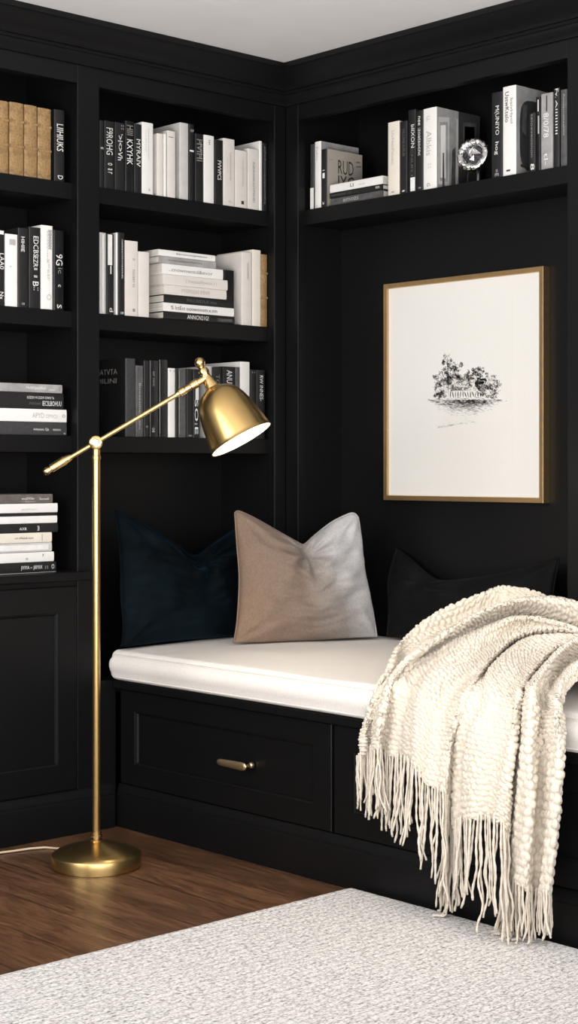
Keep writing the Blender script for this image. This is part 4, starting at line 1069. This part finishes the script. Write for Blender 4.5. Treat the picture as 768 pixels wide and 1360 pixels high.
# --- overhead shelf above the window seat
GB = 'books on the shelf over the window seat'
XF = XB + 0.042
r4 = list(rowB(SB, XF, [
 (411.8, 417.2, 191.6, .15, 'char', [('[]', .67, .995, .05, .95, 'w')], 'dark book with a white foot at the left end of the shelf over the seat'),
 (417.8, 426, 188, .175, 'white', [('EsAlo', .08, .28, .3, .6, 'l'), ('o', .95, .97, .3, .5, 'g')], 'tall white book with pale blue grey cover near the left end of the seat shelf'),
 (426.5, 434, 198, .165, 'black', [('11', .36, .42, .3, .7, 'w'), ('I', .42, .5, .3, .7, 'w'), ('3', .9, .95, .3, .6, 'w')], 'black spined book with beige cover and block letter drawing, seat shelf'),
 (515, 530.2, 161.7, .155, 'cream', [('UoNenPoosio', .12, .58, .35, .6, 'l'), ('v', .94, .96, .3, .6, 'k')], 'cream book standing at the right end of the small flat pile'),
 (530.8, 540.8, 161, .15, 'black', [('VILUNLIUIUII', .10, .48, .4, .75, 'd'), ('~', .95, .97, .3, .8, 'w')], 'black book with dim lettering right of the cream one, seat shelf'),
 (542, 552, 146, .155, 'black', [('bIIXON', .18, .46, .45, .9, 'w'), ('CNUI3.I', .47, .80, .4, .7, 'd'), ('[]', .82, .985, .35, .95, 'w')], 'tall black book with white lettering and a white square at its foot'),
 (552.5, 561.5, 147, .155, 'black', [('nee :zoatsocnc', .07, .56, .35, .75, 'w'), ('o', .95, .97, .4, .8, 'l')], 'tall black book with dotted white lettering left of the panelled door cover'),
 (562, 579.8, 143.4, .20, 'white', [('LL', .10, .16, .3, .55, 'l'), ('Albkis', .28, .58, .25, .65, 'l'), ('::', .68, .74, .4, .6, 'l'), ('G', .92, .96, .3, .55, 'g')], 'large white book with a panelled door photographed on its cover'),
 (652.8, 667.2, 122.5, .155, 'black', [('M(UNIYO', .16, .50, .3, .75, 'w'), ('hog', .58, .73, .3, .7, 'w'), ('=E', .90, .98, .35, .7, 'l')], 'black book with white lettering right of the silver ring ornament'),
 (667.7, 685.3, 114.3, .19, 'white', [('UstwKtelo', .06, .40, .2, .5, 'k'), ('baivHyol', .14, .42, .55, .8, 'g'), ('-', .93, .95, .3, .6, 'k')], 'tallest white book at the right with a dark rounded shape on its cover'),
 (702.5, 711, 150, .13, 'black', [('teioeveoanon', .02, .75, .35, .75, 'g'), ('8', .86, .97, .3, .9, 'w')], 'short black book with a dotted title in front of the dark rounded picture'),
 (711.5, 718, 128.5, .14, 'gloss', [('I', .04, .2, .5, .7, 'w'), ('I', .26, .5, .55, .8, 'l')], 'glossy black book with silver streaks left of the grey one'),
 (718.4, 734, 123.8, .155, 'gray', [('8/0/78', .26, .58, .25, .7, 'w'), ('I', .03, .24, .48, .58, 'k'), ('tl-', .78, .94, .3, .65, 'w')], 'grey book with large pale numerals on its spine, seat shelf'),
 (735, 743.2, 117, .155, 'black', [('Fv.', .01, .12, .35, .85, 'w'), ('AIIIIIIIII', .15, .58, .4, .75, 'w')], 'tall black book with barred white lettering second from the right end'),
 (744.4, 753.0, 119, .155, 'dgray', [('AoneacnetteehInt', .05, .6, .45, .75, 'l'), ('=', .75, .77, .3, .8, 'd')], 'dark grey book at the right end of the seat shelf')], GB))
def bdim(x0, x1, yt):
    return abs(onX(x0, yt, XF).y - onX(x1, yt, XF).y) - .0012, onX((x0 + x1) / 2, yt, XF).z - SB - .0006
w_, h_ = bdim(417.8, 426, 188); cover_art(r4[1], .175, h_, w_, 1, [('gray', [(0, 0), (1, 0), (1, 1), (0, 1)])], 'cover_panel')
w_, h_ = bdim(426.5, 434, 198)
cover_art(r4[2], .165, h_, w_, 1, [('beige', [(0, 0), (1, 0), (1, 1), (0, 1)]), ('g', [(.06, .83), (.16, .83), (.16, .82), (.06, .82)]), ('k', [(.82, .78), (.97, .80), (.97, .785), (.82, .765)]), ('k', [(.82, .86), (.93, .87), (.93, .855), (.82, .845)])], 'cover_panel')
cover_text(r4[2], .165, h_, w_ + .0022, 1, [('RUD', .30, .74, .60, .84, 'k'), ('IYG', .30, .76, .34, .58, 'k')])
w_, h_ = bdim(562, 579.8, 143.4)
cover_art(r4[7], .20, h_, w_, 1, [('gray', [(0, 0), (.5, 0), (.5, 1), (0, 1)]), ('char', [(.5, 0), (1, 0), (1, 1), (.5, 1)]), ('lgray', [(.03, .06), (.28, .05), (.28, .9), (.03, .88)]), ('gray', [(.06, .1), (.25, .1), (.25, .84), (.06, .82)]),
     ('white', [(.08, .14), (.20, .14), (.20, .8), (.08, .78)]), ('dgray', [(.12, .0), (.17, .0), (.16, .45), (.13, .45)]), ('dgray', [(.32, 0), (.46, 0), (.42, .55), (.35, .5)]), ('lgray', [(.42, 0), (.49, 0), (.49, .9), (.45, .9)]), ('dgray', [(.60, .5), (.92, .48), (.92, .9), (.60, .88)]), ('char', [(.64, .55), (.88, .53), (.88, .85), (.64, .83)])])
w_, h_ = bdim(667.7, 685.3, 114.3)
rs = [(.5 + .42 * math.copysign(abs(math.cos(t)) ** .5, math.cos(t)), .46 + .40 * math.copysign(abs(math.sin(t)) ** .5, math.sin(t))) for t in np.linspace(0, 2 * math.pi, 28)[:-1]]
cover_art(r4[9], .19, h_, w_, 1, [('gray', [(0, 0), (1, 0), (1, 1), (0, 1)]), ('char', rs), ('dgray', [(.14, .5), (.24, .45), (.26, .8), (.16, .8)]), ('k', [(.10, .1), (.9, .04), (.9, .1), (.1, .13)])])
# small flat pile on that shelf, spines to the room
GBP = 'small flat pile on the shelf over the window seat'
yl = onX(438.5, 260, XF).y; yr = onX(508.5, 250, XF).y; Lp = abs(yl - yr)
zt = onX(438.5, 245.6, XF).z; tot = zt - SB - .0006
for k, (f0, f1, mk, runs, label, cut) in enumerate((
 (0, .36, 'dgray', [('emozs', .25, .55, .3, .7, 'l')], 'grey book at the bottom of the small flat pile, seat shelf', .003),
 (.36, .62, 'black', [('nnnaeoer 15', .05, .42, .3, .7, 'd'), ('on', .88, .95, .3, .7, 'w')], 'thin black book in the middle of the small flat pile, seat shelf', .0),
 (.62, 1, 'white', [('LI', .40, .46, .3, .7, 'k'), ('ev ce', .56, .68, .35, .5, 'l')], 'white book on top of the small flat pile, seat shelf', .001))):
    flat((XF - .002 + cut, (yl + yr) / 2, SB + .0006 + tot * f0), -math.pi / 2, Lp - cut, .145, tot * (f1 - f0) - .0006, mk, runs, label, GBP)

# ------------------------------------------------------------------ silver ring ornament
def ornament():
    X = XB + 0.052
    c = onX(629, 205.5, X); R = 0.0490
    t = thing('shelf_ornament', 'silver wreath-like ring ornament with dark crystal centre on the seat shelf', 'ornament', (X, c.y, SB + .0006))
    o = Vector((X, c.y, SB + .0006)); cz = c.z - o.z
    d = Vector((-.93, -.34, .24)).normalized()     # facing direction
    M = Matrix.Translation((0, 0, cz)) @ d.to_track_quat('Z', 'Y').to_matrix().to_4x4()
    bm = bmesh.new(); rnd = random.Random(4); nu, nv = 90, 18
    g = []
    for i in range(nu):
        a = 2 * math.pi * i / nu; row = []
        for j in range(nv):
            b = 2 * math.pi * j / nv
            rr = .0108 * (1 + .36 * noise.noise(Vector((math.cos(a) * 5, math.sin(a) * 5, b * 1.1))) + .04 * math.sin(a * 29 + 3 * math.sin(b)))
            row.append(bm.verts.new(M @ Vector(((R - .009 + rr * math.cos(b)) * math.cos(a), (R - .009 + rr * math.cos(b)) * math.sin(a), rr * math.sin(b)))))
        g.append(row)
    for i in range(nu):
        for j in range(nv): bm.faces.new((g[i][j], g[(i + 1) % nu][j], g[(i + 1) % nu][(j + 1) % nv], g[i][(j + 1) % nv]))
    from_bm('ring', bm, CHROME, t, True)
    bm = bmesh.new(); rnd = random.Random(9)
    cv = bm.verts.new(M @ Vector((0.004, -.003, .007))); ring = []
    for k in range(9):
        a = 2 * math.pi * k / 9; ring.append(bm.verts.new(M @ Vector((.019 * math.cos(a), .019 * math.sin(a), rnd.uniform(-.003, .006)))))
    out = [bm.verts.new(M @ Vector((.0375 * math.cos(2 * math.pi * k / 9), .0375 * math.sin(2 * math.pi * k / 9), -.004))) for k in range(9)]
    for k in range(9):
        bm.faces.new((cv, ring[k], ring[(k + 1) % 9])); bm.faces.new((ring[k], out[k], out[(k + 1) % 9])); bm.faces.new((ring[k], out[(k + 1) % 9], ring[(k + 1) % 9]))
    bm.faces.new(out)
    from_bm('crystal', bm, DKGLASS, t)
    bm = bmesh.new()
    for a, l, w in ((2.0, .019, .006), (1.2, .015, .0045), (-.35, .021, .009)):
        pts = [(-l, 0), (-l * .2, w), (l, 0), (-l * .2, -w)]; cs, sn = math.cos(a), math.sin(a)
        ofs = Vector((.009 * math.cos(a + .9), .009 * math.sin(a + .9)))
        vs_ = [bm.verts.new(M @ Vector((ofs.x + p * cs - q * sn, ofs.y + p * sn + q * cs, .0095 if i != 1 else .0125))) for i, (p, q) in enumerate(pts)]
        bm.faces.new(vs_)
    from_bm('leaf', bm, CHROME, t)
    lathe('drum', [(0, -.046), (.032, -.046), (.038, -.040), (.041, -.024), (.041, -.008), (.030, -.0045), (0, -.0045)], BK['gloss'], t, M, 40)
    bm = bmesh.new()
    for s in (-1, 1):
        foot = Vector((-.006 - .002 * s, .016 * s, .0008)); top = M @ Vector((.030 * (s * .8), -.022, .0))
        top = Vector((foot.x + .006, foot.y, cz - .034))
        tube_bm(bm, [foot, top], [.0012, .0016], 8)
    box_bm(bm, .004, .044, -.018, .018, 0.0, .006, .002)
    tube_bm(bm, [(.024, 0, .005), (.022, 0, cz - .028)], .006, 8)
    from_bm('stand', bm, BK['gloss'], t)
ornament()

# ------------------------------------------------------------------ light
def area(name, loc, target, sx, sy, power, col=(1, 1, 1)):
    l = bpy.data.lights.new(name, 'AREA'); l.shape = 'RECTANGLE'; l.size = sx; l.size_y = sy; l.energy = power; l.color = col
    o = bpy.data.objects.new(name, l); COL.objects.link(o); o.location = loc
    o.rotation_euler = (Vector(target) - Vector(loc)).to_track_quat('-Z', 'Y').to_euler(); return o
area('window_light', (-3.6, -1.2, 2.0), (0.5, -0.9, 1.0), 1.8, 2.0, 94, (1.0, 0.985, 0.965))
area('room_light', (-1.2, -4.9, 1.9), (0.1, 0.0, 1.2), 2.4, 1.8, 76, (1.0, 0.985, 0.97))
area('ceiling_fill', (-2.0, -2.6, 0.9), (-1.4, -2.0, 2.4), 1.4, 1.4, 105, (1.0, 0.98, 0.97))  # unseen fill light added to brighten the ceiling
pl = bpy.data.lights.new('lamp_glow', 'SPOT'); pl.energy = 4.5; pl.color = (1.0, 0.86, 0.70); pl.shadow_soft_size = 0.03; pl.spot_size = math.radians(125); pl.spot_blend = .7
po = bpy.data.objects.new('lamp_glow', pl); COL.objects.link(po)
po.location = LP + S0 + sd * .125; po.rotation_euler = sd.to_track_quat('-Z', 'Y').to_euler()
w = bpy.data.worlds.new('World'); SC.world = w; w.use_nodes = True
bg = w.node_tree.nodes['Background']; bg.inputs['Color'].default_value = (0.95, 0.97, 1.0, 1); bg.inputs['Strength'].default_value = 0.38

# ------------------------------------------------------------------ camera
cam = bpy.data.cameras.new('camera'); co = bpy.data.objects.new('camera', cam); COL.objects.link(co)
co.location = (CAM[0], CAM[1], CAMH)
co.rotation_euler = Vector((VD[0], VD[1], 0)).to_track_quat('-Z', 'Y').to_euler()
cam.sensor_fit = 'HORIZONTAL'; cam.sensor_width = 36.0; cam.lens = FPX / 768 * 36.0
cam.shift_y = -(680 - HZ) / 768; cam.clip_start = .05
SC.camera = co
SC.view_settings.view_transform = 'Standard'; SC.view_settings.look = 'None'; SC.view_settings.exposure = 0.0
